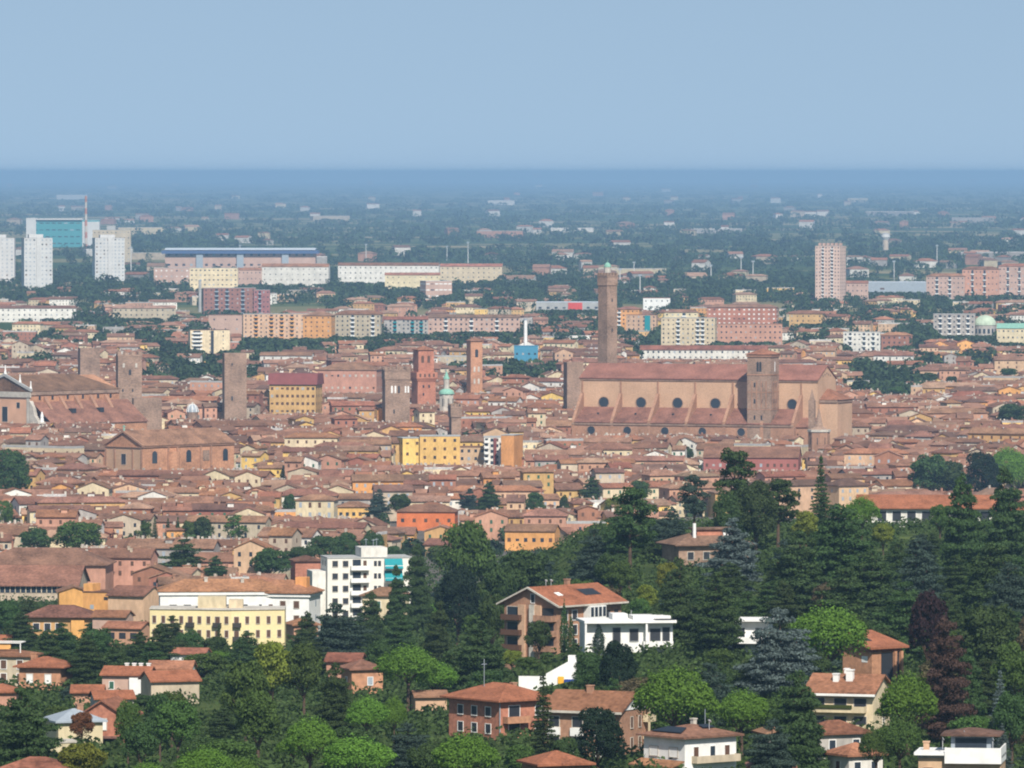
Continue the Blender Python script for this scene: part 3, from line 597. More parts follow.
block('apartment_block', 'low salmon flats in front of the red painted block', 714, 782, 324, 346, 14, 0, 'flat', WALL[3], ROOF[1], 14, 4)
block('apartment_block', 'plain orange cube house beside the salmon flats', 712, 727, 327, 344, 10, -15, 'flat', WALL[8], ROOF[0], 2, 4)
block('apartment_block', 'long white terrace under a straight red roof behind the basilica', 640, 768, 346, 360, 12, -3, 'gable', WALL[5], ROOF[1], 24, 2, 1.3, 1.6, pitch=.5)
o, w_, h = block('tower_block', 'lone pink high-rise with ribbed front and crown of chimneys', 815, 846, 246, 302, 22, -20, 'flat', mat('pale_salmon_render', (.60, .43, .35), .1, .1), GREYC, 8, 16, 1.3, 1.4, bal=(2, 5), balm=WHITE)
for u in lin(-w_ / 2, w_ / 2, 6): part('chimney', MB().box(u - 1.2, u + 1.2, -3, 2, h + .4, h + 3.5), PINKB, o)
block('apartment_block', 'pink flats tucked at the foot of the lone high-rise', 846, 868, 281, 299, 14, 0, 'gable', PINKB, ROOF[1], 5, 3)
o, w_, h = block('warehouse', 'long pale blue grey factory shed right of the lone high-rise', 866, 926, 282, 296, 60, 0, 'flat', METAL, SHEDR, 10, 1, 5, 2, METAL, cat='factory')
for lab, a, b_, tp, m_ in (('stepped pink flats, lowest of the pink group by the right edge', 926, 966, 274, PINKB), ('taller pink flats in the middle of the pink group by the right edge', 962, 1000, 267, WALL[3]), ('pink flats cut by the right edge of the photo', 998, 1034, 264, PINKB)):
    block('apartment_block', lab, a, b_, tp, 299, 16, -8, 'hip', m_, ROOF[1], 9, 5, bal=(2, 5))
block('apartment_block', 'orange gabled block left of the yellow hipped house', 760, 779, 307, 326, 12, -10, 'hip', WALL[7], ROOF[1], 4, 4)
block('apartment_block', 'squat yellow house with wide red hipped roof below the lone high-rise', 789, 825, 311, 328, 16, -10, 'hip', WALL[1], ROOF[1], 6, 3)
block('apartment_block', 'grey and white flats with long ribbon balconies left of the pale green dome', 933, 976, 314, 340, 14, -6, 'flat', WALL[9], GREYC, 9, 5, bal=(1, 3, 5, 7), balm=WHITE)
block('apartment_block', 'white flats with deep balconies among trees below the dome', 843, 881, 332, 352, 12, -5, 'flat', WALL[5], GREYC, 8, 4, bal=(1, 4, 6), balm=WHITE)
block('apartment_block', 'brick red flats right of the white flats with deep balconies', 881, 912, 333, 350, 12, 0, 'hip', WALL[4], ROOF[1], 6, 3)
block('market_hall', 'long yellow hall under a pale green copper roof at right edge', 996, 1040, 324, 347, 24, -6, 'gable', WALL[0], COPPER, 9, 3, pitch=.3, cat='hall')
def greendome():
    px, D = 985, F * CAMH / (340 - HORY); x, _ = at(px, 340, D); s = D / F
    t = thing('domed_hall', 'round hall with a large pale green copper dome', 'hall', x, D, 0)
    part('drum', MB().cyl(0, 0, -2, H2(px, 325, D), 11 * s, n=20), WALL[9], t); part('dome', MB().dome(0, 0, H2(px, 325, D), 11.5 * s, 10 * s, 20, 7), mat('pale_copper', (.42, .50, .38)), t)
    for a in range(-170, 0, 24): link('window', win_mesh(2, 4, GLASS), t, (11 * s * math.cos(R(a)), 11 * s * math.sin(R(a)), H2(px, 331, D)), R(a + 90))
    reg(t, 22 * s, 22 * s, 20, 0)
    px, D = 885.5, F * CAMH / (250 - HORY); x, _ = at(px, 250, D); s = D / F
    t = thing('water_tower', 'mushroom shaped water tower among distant trees', 'water tower', x, D, 0)
    part('stem', MB().cyl(0, 0, -2, H2(px, 240, D), 3 * s, n=14), WALL[6], t); part('tank', MB().cyl(0, 0, H2(px, 240, D), H2(px, 237, D), 3 * s, 4.6 * s, 18).cyl(0, 0, H2(px, 237, D), H2(px, 234, D), 4.6 * s, 4.2 * s, 18), PALE, t)
    part('tank_roof', MB().cyl(0, 0, H2(px, 234, D), H2(px, 232.5, D), 4.4 * s, .5, 18), GREYC, t); reg(t, 9 * s, 9 * s, 30, 0)
greendome()
o, w_, h = block('warehouse', 'bright blue sheet clad shed with a low navy annexe', 514, 538, 346, 363, 14, 0, 'flat', BLUE, BLUE, 4, 1, 1.5, 1.5, cat='warehouse')
for q, (px, tp, bs) in enumerate(sorted(((366, 245, 262), (468, 243, 263), (447, 247, 261), (634, 263, 278), (640, 276, 300), (620, 270, 288), (741, 258, 276), (753, 262, 284), (711, 266, 282), (937, 246, 266), (894, 262, 280), (131, 248, 274), (240, 246, 262)))):
    D = F * CAMH / (bs - HORY); x, _ = at(px, bs, D); h = H2(px, tp, D)
    t = thing('light_mast', 'thin pale light mast above the far trees, ' + ['leftmost', 'second', 'third', 'fourth', 'fifth', 'sixth', 'seventh', 'eighth', 'ninth', 'tenth', 'eleventh', 'twelfth', 'rightmost'][q] + ' of thirteen counted from the left', 'mast', x, D, 0, 0, 'floodlight masts of the plain')
    part('pole', MB().cyl(0, 0, -1, h, .9, .5, 6), PALE, t); part('lamp_head', MB().box(-2, 2, -.6, .6, h, h + 1.8), METAL, t)
# old-town blocks
block('palace', 'dark maroon roofed building banded with bright yellow window rows', 270, 322, 384, 414, 20, -10, 'flat', WALL[1], MAROON, 9, 4, 1.6, 1.7, SHUT, cat='palace', D=4480)
o = THINGS[-1][0]; w_ = [c for c in CLEAR][-1]
part('mansard', MB().prism([(-11, 0), (11, 0), (8, 6.5), (-8, 6.5)], -15, 15, 'x'), MAROON, o, (0, 0, 18.3))
def town(label, px0, px1, top, base, dep, rz, roof, wall, roofm, cols, rows, name='town_house', cat='house', D=None, **k):
    return block(name, label, px0, px1, top, base, dep, rz, roof, wall, roofm, cols, rows, D=D, cat=cat, **k)
town('long brick palace with cream upper storey and lean chimneys behind the banded building', 318, 382, 366, 396, 24, -8, 'hip', WALL[3], ROOF[0], 10, 2, 'palace', 'palace', D=4900, wm=STONE)
town('yellow apartment building with green roof terrace in the middle of the old town', 396, 422, 438, 470, 14, 14, 'flat', WALL[2], GREYC, 2, 3, 'apartment_block', 'apartment block', wm=SHUT, drop=2)
town('taller yellow block joined to the one with the green roof terrace', 420, 460, 436, 470, 16, 0, 'flat', WALL[2], GREYC, 4, 4, 'apartment_block', 'apartment block', wm=SHUT, side=0, drop=2)
town('low orange block stepping down between the yellow block and the balconied one', 452, 486, 447, 470, 14, 0, 'flat', WALL[7], ROOF[0], 5, 3, 'apartment_block', 'apartment block', drop=2)
town('white and brown block with stacked balconies beside the blank orange tower', 484, 505, 437, 471, 14, 0, 'flat', WALL[5], GREYC, 4, 6, 'apartment_block', 'apartment block', bal=(0, 3), bays=[(-.04, .10, MAROON)], drop=2)
town('blank orange slab tower with windowless sunny wall', 501, 523, 435, 472, 16, -16, 'flat', WALL[8], GREYC, 0, 1, 'apartment_block', 'apartment block', side=0, drop=2)
town('long dull red building with wide roof below the basilica bell tower', 703, 802, 448, 474, 22, -6, 'gable', mat('dull_red_plaster', (.32, .12, .10), .12, .1), ROOF[0], 14, 1, pitch=.42, wm=SHUT, ww=1.2, wh=1.6, drop=1)
town('bright red orange house with shuttered door in front of the cedar', 397, 458, 506, 530, 14, -5, 'hip', mat('vivid_orange_plaster', (.55, .16, .06)), ROOF[0], 5, 1, wm=SHUT, drop=1)
town('cream house with pale green shutters in a row of tiled roofs', 296, 338, 496, 520, 11, -8, 'hip', WALL[0], ROOF[0], 4, 2, wm=METAL, ww=1.2, wh=2.2, drop=1)
town('cream house with small dark windows right of the pale green shuttered one', 338, 370, 503, 522, 10, 0, 'hip', WALL[2], ROOF[0], 5, 1, drop=1)
town('ochre house with twin gables facing the hillside trees', 505, 560, 527, 552, 12, -10, 'gable', WALL[8], ROOF[0], 6, 1, drop=1)
town('small ochre gabled house right of the twin gabled house', 552, 578, 533, 550, 12, 30, 'gable', WALL[7], ROOF[0], 3, 1, drop=1)
town('peach house with big gable wall left among tiled roofs and cedar', 424, 470, 540, 556, 11, -20, 'gable', WALL[7], ROOF[0], 3, 1, drop=1)
# ------------------------------------------------------------------ houses on the near slope
def fwins(b, face, w, d, us, zs, ww=1.1, wh=1.5, m=GLASS, fm=WHITE): grid(b, face, w, d, us, zs, ww, wh, m, fm)
# brick villa with red roof
b = building('villa', 'large brick villa with red gabled roof and white glazed bay above the white villa', 'villa', 563, 650, 20.3, 13.6, 9.6, 50, 'gable', .44, BRICK, ROOFO, D=1500, over=1.3)
part('fascia', MB().prism([(-8.1, 9.05), (0, 12.6), (0, 12.95), (-8.1, 9.4)], -11.25, -10.95, 'x').prism([(8.1, 9.05), (0, 12.6), (0, 12.95), (8.1, 9.4)], -11.25, -10.95, 'x').box(-10.9, 10.9, -8.15, -7.95, 9.05, 9.4), STONE, b)
part('pier', MB().box(-10.9, -10.2, -1.5, -.2, -2, 9.4), STONE, b)
for u in (-2.0, 2.2): part('pier', MB().box(-10.75, -10.2, u - 1.0, u + .6, -2, 9.3), BRICKP, b)
for z in (.4, 3.4, 6.4):
    balcony(b, 'l', 20.3, 13.6, 4.4, z, 4.6, 1.8, BRICK, 1.0); balcony(b, 'l', 20.3, 13.6, -4.2, z, 4.8, 1.5, SHUT, .9)
    win(b, 'l', 20.3, 13.6, 4.4, z + 1.3, 3.2, 2.2, DARK); win(b, 'l', 20.3, 13.6, -4.2, z + 1.3, 3.6, 2.2, GLASS, STONE)
win(b, 'l', 20.3, 13.6, .6, 10.6, .9, 1.7, DARK, WHITE)
for u in (-7.6, -4.6):
    for z in (1.5, 4.4, 7.3): win(b, 'f', 20.3, 13.6, u, z, 1.5, 1.9, DARK, WHITE)
g = part('glazed_bay', MB().box(-1.8, 3.2, -8.6, -6.82, 6.0, 9.0), WHITE, b)
for u in lin(-1.8, 3.2, 4): link('pane', win_mesh(.9, 1.9, GLASS), g, (u, -8.6, 7.8))
part('bay_base', MB().box(-2.2, 4, -8.2, -6.82, 4.6, 5.9), BRICK, b)
for u in (6, 8.5): win(b, 'f', 20.3, 13.6, u, 7.0, 1.2, 1.6, DARK)
part('roof_opening', MB().shed(1.5, 6.5, -4.6, roofz(13.6, 9.6, .44, 4.6) + .36, -2.2, roofz(13.6, 9.6, .44, 2.2) + .36, .06), DARK, b)
part('skylight', MB().shed(-6.5, -5, -4.2, roofz(13.6, 9.6, .44, 4.2) + .36, -3, roofz(13.6, 9.6, .44, 3) + .36, .1), WHITE, b)
chimney(b, 2, .6, 12.6, BRICK, .9, 1.2); dish(b, -3.5, .2, 13.4, .6); dish(b, -4.4, .8, 13.4, .5)
# white modern villa
b = building('villa', 'white flat roofed modern villa with broad roof slab amid dark trees', 'villa', 626, 652, 17.5, 9, 5.6, 8, 'flat', .3, WHITE, WHITE, D=1500, over=.5)
part('roof_slab', MB().box(-9.4, 9.2, -6.6, 5, 5.98, 6.5), WHITE, b); part('roof_box', MB().box(-3, 0, -2, 3, 6.52, 7.6), WHITE, b); part('roof_box', MB().box(1, 8.6, -3, 3.5, 6.52, 7.2), WHITE, b)
part('side_wall', MB().box(-9.3, -8.9, -6.5, -4.55, -2, 5.95), WHITE, b); part('side_wall', MB().box(3.0, 3.4, -6.4, -4.55, -1, 5.95), WHITE, b)
for u, ww in ((-2.6, 1.5), (.9, 1.7), (5.2, 2.0), (7.4, 1.4)): win(b, 'f', 17.5, 9, u, 3.5, ww, 2.4 if ww > 1.6 else 2.9, DARK, GREYC)
part('solar_panel', MB().box(5, 9, -6, -3.4, 6.53, 6.7), SOLAR, b); balcony(b, 'f', 17.5, 9, 5.6, 1.4, 6, 1.6, WHITE, .9); dish(b, 1.2, 1, 7.6, .4)
# garden terrace
GD, gk = slope(548, 688, 1390); x, z = at(548, 688, GD)
t = thing('garden_wall', 'white stepped garden wall with yellow and blue covers in front of the round bushes', 'wall', x, GD, zg(x, GD), R(-8)); t.scale = (gk, gk, gk)
part('low_wall', MB().box(-5.5, -.4, 0, .4, -3, 1.9), WHITE, t); part('gable_wall', MB().prism([(-.38, -3), (5.2, -3), (5.2, 4.6), (3.6, 4.6), (-.38, 2.4)], -.05, .45), WHITE, t)
part('pillar', MB().box(3.7, 5.2, .47, 1.6, -3, 5.8), WHITE, t); part('yellow_cover', MB().box(1.9, 3.0, -.35, -.07, -.2, 1.9), YEL, t); part('blue_cover', MB().box(3.1, 5.5, -.6, -.07, -.4, 1.4), NAVY, t)
reg(t, 11, 2, 4, 0); CLEAR[-1] = (521, 577, 660, 684, GD)
FOOT += [(x + q, GD - r_, 7) for q in (-4, 4) for r_ in (5, 14, 24)]
# red hipped house
b = building('house', 'house with broad red hipped roof and brick balconies left of the dark spruce', 'house', 500, 738, 11.5, 14.8, 7.0, 38, 'hip', .36, BRICKR, ROOFO, D=1330, over=1.2, drop=1.5)
for z in (1.0, 4.0):
    balcony(b, 'f', 11.5, 14.8, -2.6, z - .6, 5.2, 1.5, BRICKO, 1.0); win(b, 'f', 11.5, 14.8, -2.6, z + 1.2, 2.4, 2.0, DARK, WHITE); win(b, 'f', 11.5, 14.8, 2.8, z + 1.2, 1.3, 1.6, DARK, WHITE)
    for u in (-4, 0, 4): win(b, 'l', 11.5, 14.8, u, z + 1.1, 1.5, 1.6, DARK, WHITE)
part('downpipe', MB().cyl(-5.85, -7.5, -2, 7, .1, n=6).cyl(5.6, -7.5, -2, 7, .1, n=6), METAL, b)
chimney(b, 1.5, -2.0, 8.6, BRICK, .9, 1.1); part('aerial', MB().cyl(-2, 2, 8, 14, .06, n=5).box(-2.6, -1.4, 1.97, 2.03, 13, 13.1), METAL, b)
# brick gable house
b = building('house', 'brick house with white gable end behind the dark round holm oak', 'house', 597, 756, 14.6, 12, 8.0, -25, 'gable', .46, BRICK, ROOF[1], D=1300, over=.9)
part('gable_panel', MB().prism([(-5.9, 8.05), (5.9, 8.05), (0, 10.7)], 7.32, 7.45, 'x'), WHITE, b)
for u in (-5.4, -1, 3.6):
    for z in (1.8, 5.4): win(b, 'f', 14.6, 12, u, z + .5, 1.9, 1.8, DARK, STONE); part('parapet', MB().box(u - 1.2, u + 1.2, -6.5, -6.02, z - 1.9, z - .5), WHITE, b)
for u in (-1.6, 1.8):
    for z in (2.2, 5.8): win(b, 'r', 14.6, 12, u, z, 1.0, 1.9, SHUT, STONE)
part('balcony_stack', MB().box(7.32, 8.6, 3.2, 5.9, 2.6, 3.8).box(7.32, 8.6, 3.2, 5.9, 5.6, 6.8).box(8.3, 8.6, 3.2, 3.5, -2, 8), WALL[0], b)
chimney(b, -1, -.6, 10.4, BRICK, 1.0, 1.4); part('fascia', MB().box(-7.8, 7.8, -7.05, -6.9, 7.5, 7.9), STONE, b)
# white house with panels
b = building('house', 'white house with low tiled roof and dark solar panels at the bottom edge', 'house', 690, 772, 10.6, 9.6, 5.6, 40, 'hip', .26, WHITE, ROOF[0], D=1160, over=.9)
part('solar_panel', MB().add([(-5.0, -3.6, 6.43), (-5.0, 3.4, 6.43), (-2.6, 2.2, 7.05), (-2.6, -2.2, 7.05), (-5.0, -3.6, 6.5), (-5.0, 3.4, 6.5), (-2.6, 2.2, 7.12), (-2.6, -2.2, 7.12)], [(0, 1, 2, 3), (7, 6, 5, 4), (0, 3, 7, 4), (1, 0, 4, 5), (2, 1, 5, 6), (3, 2, 6, 7)]), SOLAR, b)
part('solar_panel', MB().add([(0.4, -2.6, 6.95), (3.0, -2.6, 6.95), (2.4, -1.2, 7.32), (.6, -1.2, 7.32), (0.4, -2.6, 7.02), (3.0, -2.6, 7.02), (2.4, -1.2, 7.39), (.6, -1.2, 7.39)], [(3, 2, 1, 0), (4, 5, 6, 7), (4, 7, 3, 0), (5, 4, 0, 1), (6, 5, 1, 2), (7, 6, 2, 3)]), SOLAR, b)
for u in (-2.4, 2.2): win(b, 'l', 10.6, 9.6, u, 3.4, 1.9, 1.4, WHITE, STONE)
for u, m_ in ((-3, SHUT), (.4, GLASS), (3.4, SHUT)): win(b, 'f', 10.6, 9.6, u, 3.3, 1.0, 1.9, m_, WHITE)
balcony(b, 'f', 10.6, 9.6, .6, 2.0, 9, 1.3, WALL[6], .9); part('porch_roof', MB().shed(-5.1, 5, -7.6, 1.2, -4.9, 2.0, .2).xf(Matrix.Rotation(-math.pi / 2, 4, 'Z')), ROOF[1], b, (-.6, 0, 0))
dish(b, 1.4, -2.9, 7.5, .55); chimney(b, 2.5, 2, 7, STONE, .7, .9); part('aerial', MB().cyl(4, 1, 6, 9.5, .05, n=5), METAL, b)
# smaller ones along the bottom
building('house', 'small red hipped roof peeping out below the dark spruce at the bottom edge', 'house', 556, 792, 8, 8, 4.2, 20, 'hip', .36, BRICK, ROOFO, D=1130)
building('house', 'low red roofed shed house half hidden at the bottom edge below the holm oak', 'house', 540, 800, 7, 6, 3, 20, 'hip', .34, BRICK, ROOF[1], D=1115)
b = building('house', 'small orange brick house among dark stone pines', 'house', 362, 694, 6.5, 6.5, 4.8, 20, 'hip', .4, BRICKO, ROOF[0], D=1480, drop=1.5); win(b, 'f', 6.5, 6.5, .6, 2.6, 1.0, 1.5, METAL, WHITE); win(b, 'l', 6.5, 6.5, 0, 2.6, .9, 1.4, DARK, WHITE)
building('house', 'roof ridge of a little brick house just showing above the small orange brick house', 'house', 346, 680, 7, 6, 4, -10, 'gable', .4, WALL[3], ROOF[1], D=1540, drop=3)
building('shed', 'low pale brick outbuilding under the stone pines left of the red hipped house', 'shed', 429, 712, 6, 5, 3, 10, 'gable', .3, BRICKP, ROOF[0], D=1420)
# right side
b = building('villa', 'cream villa with red roof, balconies and two white chimneys on the right slope', 'villa', 849, 729, 12, 11.4, 7.0, -18, 'gable', .42, WALL[0], ROOF[1], D=1320, over=1.1)
part('fascia', MB().box(-6.4, 6.6, -7.0, -6.8, 6.2, 6.6), WHITE, b)
for z in (.3, 3.5):
    balcony(b, 'f', 12, 11.4, -.5, z, 10.5, 1.4, WALL[0], .9)
    for u in (-4, 0, 3.6): win(b, 'f', 12, 11.4, u, z + 1.2, 2.2, 2.1, DARK, STONE)
    win(b, 'r', 12, 11.4, 1, z + 1.4, 1.0, 1.5, SHUT, WHITE)
    part('planter', MB().box(-4.5, 2.5, -7.4, -7.12, z + .6, z + 1.15), leafmat('balcony_plants' + str(z), (.10, .14, .03)), b)
chimney(b, .8, -2.2, 8.9, WHITE, 1.2, 1.5); chimney(b, -1.6, -2.6, 8.8, WHITE, 1.0, .9); chimney(b, -.6, .8, 9.3, WHITE, .8, 1.1)
b = building('villa', 'brick pavilion with tilted orange roof and dark loggia above the cream villa', 'villa', 872, 684, 8, 8, 6.4, 42, 'flat', .3, BRICKO, ROOFO, D=1450, rname='roof_deck')
part('roof', MB().prism([(-5, 7.0), (5.4, 9.6), (5.4, 10.0), (-5, 7.4)], -5.2, 5.2, 'x'), ROOFO, b); part('gable_infill', MB().prism([(-4, 6.5), (4, 6.5), (4, 9.05), (-4, 7.1)], -3.9, 3.9, 'x'), BRICKO, b)
part('loggia', MB().box(-1.5, 3.6, -4.08, -3.9, 1, 6.2), DARK, b); part('pier', MB().box(1.6, 2.2, -4.7, -4.1, -2, 6.4).box(3.3, 3.9, -4.7, -4.1, -2, 6.4), BRICKO, b); win(b, 'l', 8, 8, 2, 5, 1.6, 1.2, WHITE)
part('roof_panel', MB().prism([(-1, 8.42), (2, 9.17), (2, 9.25), (-1, 8.5)], -4.2, -1, 'x'), SOLAR, b)
b = building('villa', 'ochre modern house with white roof terrace parapet and dark penthouse at bottom right', 'villa', 962, 794, 11.5, 9, 5.4, -8, 'flat', .3, WALL[7], GREYC, D=1050, base=-6)
part('parapet', MB().box(-2.0, 5.9, -5.6, -5.4, 4.7, 6.9).box(5.7, 5.9, -5.38, 4, 4.7, 6.9).box(-2.0, -1.8, -5.38, -4.6, 4.7, 6.9), WHITE, b); part('eaves_slab', MB().box(-6.3, -2.02, -5.4, 4, 5.8, 6.2), WHITE, b)
part('penthouse', MB().box(-1.4, 4.2, -2, 3.4, 5.8, 8.3), METAL, b); part('penthouse_roof', MB().hroof(7.6, 6.8, 8.3, .2, .4, .25), ROOF[3], b, (1.4, .7, 0)); part('penthouse_glass', MB().box(-.8, 3.6, -2.1, -2.02, 6.4, 8.0), GLASS, b)
for u in (-4.4, -1.3, 2.8): win(b, 'f', 11.5, 9, u, 2.6, 1.3, 2.8, DARK, WALL[7])
for u in (-2, 1): win(b, 'r', 11.5, 9, u, 2.6, 1.1, 1.6, SHUT, WHITE)
for u, v in ((-2.4, -4), (.4, -1.6), (4.6, -4)): dish(b, u, v, 8.4 if v > -2 else 7.6, .45)
chimney(b, -5.0, 0, 6, BRICKP, .8, 1.2)
for k, (lab, px, py, w_, d_, h_, rz, r_, wl, D) in enumerate([
    ('small house with a rusty hipped roof just below the cream villa', 834, 760, 8.5, 7, 4.0, 25, 1, 9, 1190),
    ('pyramid roofed small house right below the rusty hipped one', 855, 782, 6, 6, 4.0, 30, 1, 5, 1120),
    ('grey walled house with brown roof between cedars at the bottom', 782, 762, 6.5, 6, 4.2, 15, 0, 9, 1180),
    ('white low house cut by the bottom edge under the big cedar', 771, 795, 6, 6, 4, 0, 0, 5, 1090)]):
    b = building('house', lab, 'house', px, py, w_, d_, h_, rz, 'hip', .42, WALL[wl], ROOF[r_], D=D)
    for u in (-w_ * .25, w_ * .25): win(b, 'f', w_, d_, u, 2.4, 1.1, 1.5, GLASS, WHITE)
    win(b, 'l', w_, d_, 0, 2.4, 1.1, 1.5, SHUT, WHITE)
b = building('villa', 'long low house with straight orange red roof among trees on the right hilltop', 'villa', 927, 527, 35, 13, 5.4, -5, 'gable', .40, WALL[5], ROOFO, D=1930, over=1.2)
for u in lin(-17, 17, 9): win(b, 'f', 35, 13, u, 3.0, 2.2, 2.6, DARK if u > -12 else SHUT, WHITE)
part('extension', MB().box(17.6, 26, -4, 4, -3, 4.2), WALL[5], b); part('extension_roof', MB().groof(9, 8, 4.2, .38, .8), ROOFO, b, (22, 0, 0))
b = building('villa', 'white terraced villa half hidden behind the blue grey cedars', 'villa', 748, 655, 9, 8, 6.6, -8, 'flat', .3, WHITE, WHITE, D=1500, drop=2)
part('terrace_slab', MB().box(-5, 5, -6.4, -4.02, 2.6, 3.0).box(-5, 5, -6.4, -6.2, 3.0, 3.9), WHITE, b); part('roof_slab', MB().box(-5.2, 5.2, -5.8, 4.6, 6.98, 7.3), WHITE, b)
for z in (1.3, 4.6): win(b, 'f', 9, 8, -1.5, z, 2.6, 2.0, DARK, WHITE); win(b, 'f', 9, 8, 2.6, z, 1.4, 2.0, DARK, WHITE)
b = building('villa', 'dark brown roofed villa with tall white flue on the wooded hilltop', 'villa', 706, 566, 18, 12, 5.0, 18, 'hip', .36, BRICKB, ROOF[3], D=1790, over=1.3, drop=2)
part('roof_lantern', MB().box(-3, 3.5, -2, 2, 5.5, 8.6), BRICKR, b); part('lantern_roof', MB().box(-3.6, 6.5, -2.6, 2.6, 8.62, 9.0), ROOF[3], b); part('white_screen', MB().box(3.6, 6, -2.2, -1.8, 6, 8.3), WHITE, b)
part('flue', MB().cyl(-4.0, -3, 5, 10.2, .42, n=10), WHITE, b)
for u in (-6, -2, 2, 6): win(b, 'f', 18, 12, u, 2.6, 1.5, 1.8, DARK, STONE)
# yellow hotel with bent front and white building behind
x, D, g, s = place(217, 652); Hh = H2(217, 609, D) - g
t = thing('hotel', 'pale yellow bent fronted hotel with brown shutters in front of the white building', 'hotel', x, D, g, 0); P = lambda px, py_: ((px - 217) * s, py_)
plan = [P(150, -1), P(232, -5.5), P(285, -2.5), P(285, 8), P(150, 9)]
part('wall', MB().prism(plan, -4, Hh, 'z'), mat('pale_yellow_plaster', (.72, .60, .33), .08, .15), t)
part('parapet', MB().prism([(a * 1.005, b_ - .25 if b_ < 0 else b_) for a, b_ in plan], Hh + .02, Hh + .3, 'z'), STONE, t)
part('roof_hut', MB().box(*[P(198, 0)[0], P(226, 0)[0]], -1, 4, Hh + .3, Hh + 3.0), WALL[0], t); part('roof_hut', MB().box(P(229, 0)[0], P(243, 0)[0], -1, 4, Hh + .3, Hh + 2.2), WALL[0], t)
def seg(p, q, n, skip=()):
    for i in range(n):
        if i in skip: continue
        f = (i + .5) / n; yield (p[0] + (q[0] - p[0]) * f, p[1] + (q[1] - p[1]) * f), math.atan2(q[1] - p[1], q[0] - p[0])
for z in (Hh - 2.4, Hh - 5.7, Hh - 9):
    for (p, q, n) in ((plan[0], plan[1], 9), (plan[1], plan[2], 5)):
        for k, ((xx, yy), a) in enumerate(seg(p, q, n)):
            tall = (n == 9 and k in (4, 7)) or (n == 5 and k == 0)
            o = link('window', win_mesh(1.1 if tall else .85, 2.4 if tall else 1.7, SHUT, .06), t, (xx, yy, z - (.4 if tall else 0)), a); link('frame', frame_mesh(1.1 if tall else .85, 2.4 if tall else 1.7, STONE), o)
            if tall: link('balcony', shared('irond', lambda: MB().box(-1, 1, -.9, -.02, -.15, 0).box(-1, 1, -.95, -.85, 0, 1).box(-1, -.92, -.84, -.02, 0, 1).box(.92, 1, -.84, -.02, 0, 1).mesh('balcony', flat('iron', (.04, .035, .03)))), t, (xx, yy, z - 1.6), a)
reg(t, 33, 12, Hh, 0); CLEAR[-1] = (148, 286, 604, 632, D)
b = building('apartment_block', 'white apartment building with red hipped roof behind the yellow hotel', 'apartment block', 222, 640, 31, 13, 12.2, 4, 'hip', .36, WHITE, ROOF[1], D=1860, over=.6, drop=6.5)
part('cornice', MB().box(-15.9, 15.9, -6.9, 6.9, 11.4, 12.15), WHITE, b)
for u in lin(-14, 14, 8): win(b, 'f', 31, 13, u, 8.4, 1.8, 1.3, DARK if u < 10 else SHUT)
chimney(b, -4, -1.5, 14.2, STONE, .8, 1.2); chimney(b, 5, -2, 14, STONE, .8, 1.2)
b = building('apartment_block', 'white wing with deep eaves between the yellow hotel and the teal awnings', 'apartment block', 284, 640, 15.5, 12, 11.6, -12, 'hip', .4, WHITE, ROOF[1], D=1835, over=.9, drop=3)
part('cornice', MB().box(-8.2, 8.2, -6.5, 6.5, 10.8, 11.55), WHITE, b); part('roof_stair', MB().box(3.5, 6.3, -2.6, 1, 11.6, 15.4), WALL[8], b)
for z in (2, 5.4, 8.9):
    for u in (-2.6, 1.2, 4.6): win(b, 'f', 15.5, 12, u, z, 1.3, 1.7, SHUT, STONE)
    win(b, 'r', 15.5, 12, 1, z, 1.1, 1.5, METAL)
balcony(b, 'f', 15.5, 12, -6, 8.0, 3, 1.5, WHITE); balcony(b, 'f', 15.5, 12, -6, 4.6, 3, 1.5, WHITE)
building('house', 'small red roofed house below the white wing right of the yellow hotel', 'house', 302, 645, 6, 6, 4.6, 20, 'hip', .4, WALL[3], ROOF[1], D=1780)
b = building('apartment_block', 'white five storey apartment block with two teal awnings and stacked balconies', 'apartment block', 366, 622, 22.5, 12, 17.2, 10, 'flat', .3, mat('offwhite_plaster', (.72, .69, .62), .06, .2), GREYC, D=1990, drop=4.5)
part('penthouse', MB().box(-2.2, 4.8, -5.9, 4, 17.5, 20), WALL[5], b); part('side_block', MB().box(-15, -11.3, -4, 5.8, -4, 13.8), WALL[5], b)
for k in range(5):
    z = 2.2 + k * 3.3
    for u in (-9.2, -6.4): win(b, 'f', 22.5, 12, u, z + .4, 1.4, 1.5, DARK, STONE)
    balcony(b, 'f', 22.5, 12, -2.6, z - 1.1, 5.0, 1.5, WHITE, 1.0); win(b, 'f', 22.5, 12, -3.4, z + .4, 2.2, 2.2, GLASS); win(b, 'f', 22.5, 12, -1.2, z + .2, .9, 2.0, SHUT)
    win(b, 'f', 22.5, 12, 1.6, z + .4, .8, 1.4, DARK); win(b, 'f', 22.5, 12, 2.7, z + .4, .8, 1.4, DARK)
    balcony(b, 'f', 22.5, 12, 6.4, z - 1.1, 4.8, 1.5, WHITE, 1.0); win(b, 'f', 22.5, 12, 6.4, z + .3, 3, 2.2, GLASS)
    for v in (-2, 2): win(b, 'l', 22.5, 12, v, z + .4, 1.0, 1.4, SHUT)
for z in (12.4, 15.6): part('awning', MB().prism([(-8.0, z - 1.1), (-7.9, z - 1.1), (-6.02, z + 1.3), (-6.02, z + 1.45)], 4.0, 8.8, 'x'), TEAL, b)
for u, v in ((0, 0), (3, 1), (1.5, -3)): part('aerial', MB().cyl(u, v, 20, 22.2, .06, n=5).box(u - .5, u + .5, v - .03, v + .03, 21.8, 21.9), METAL, b)
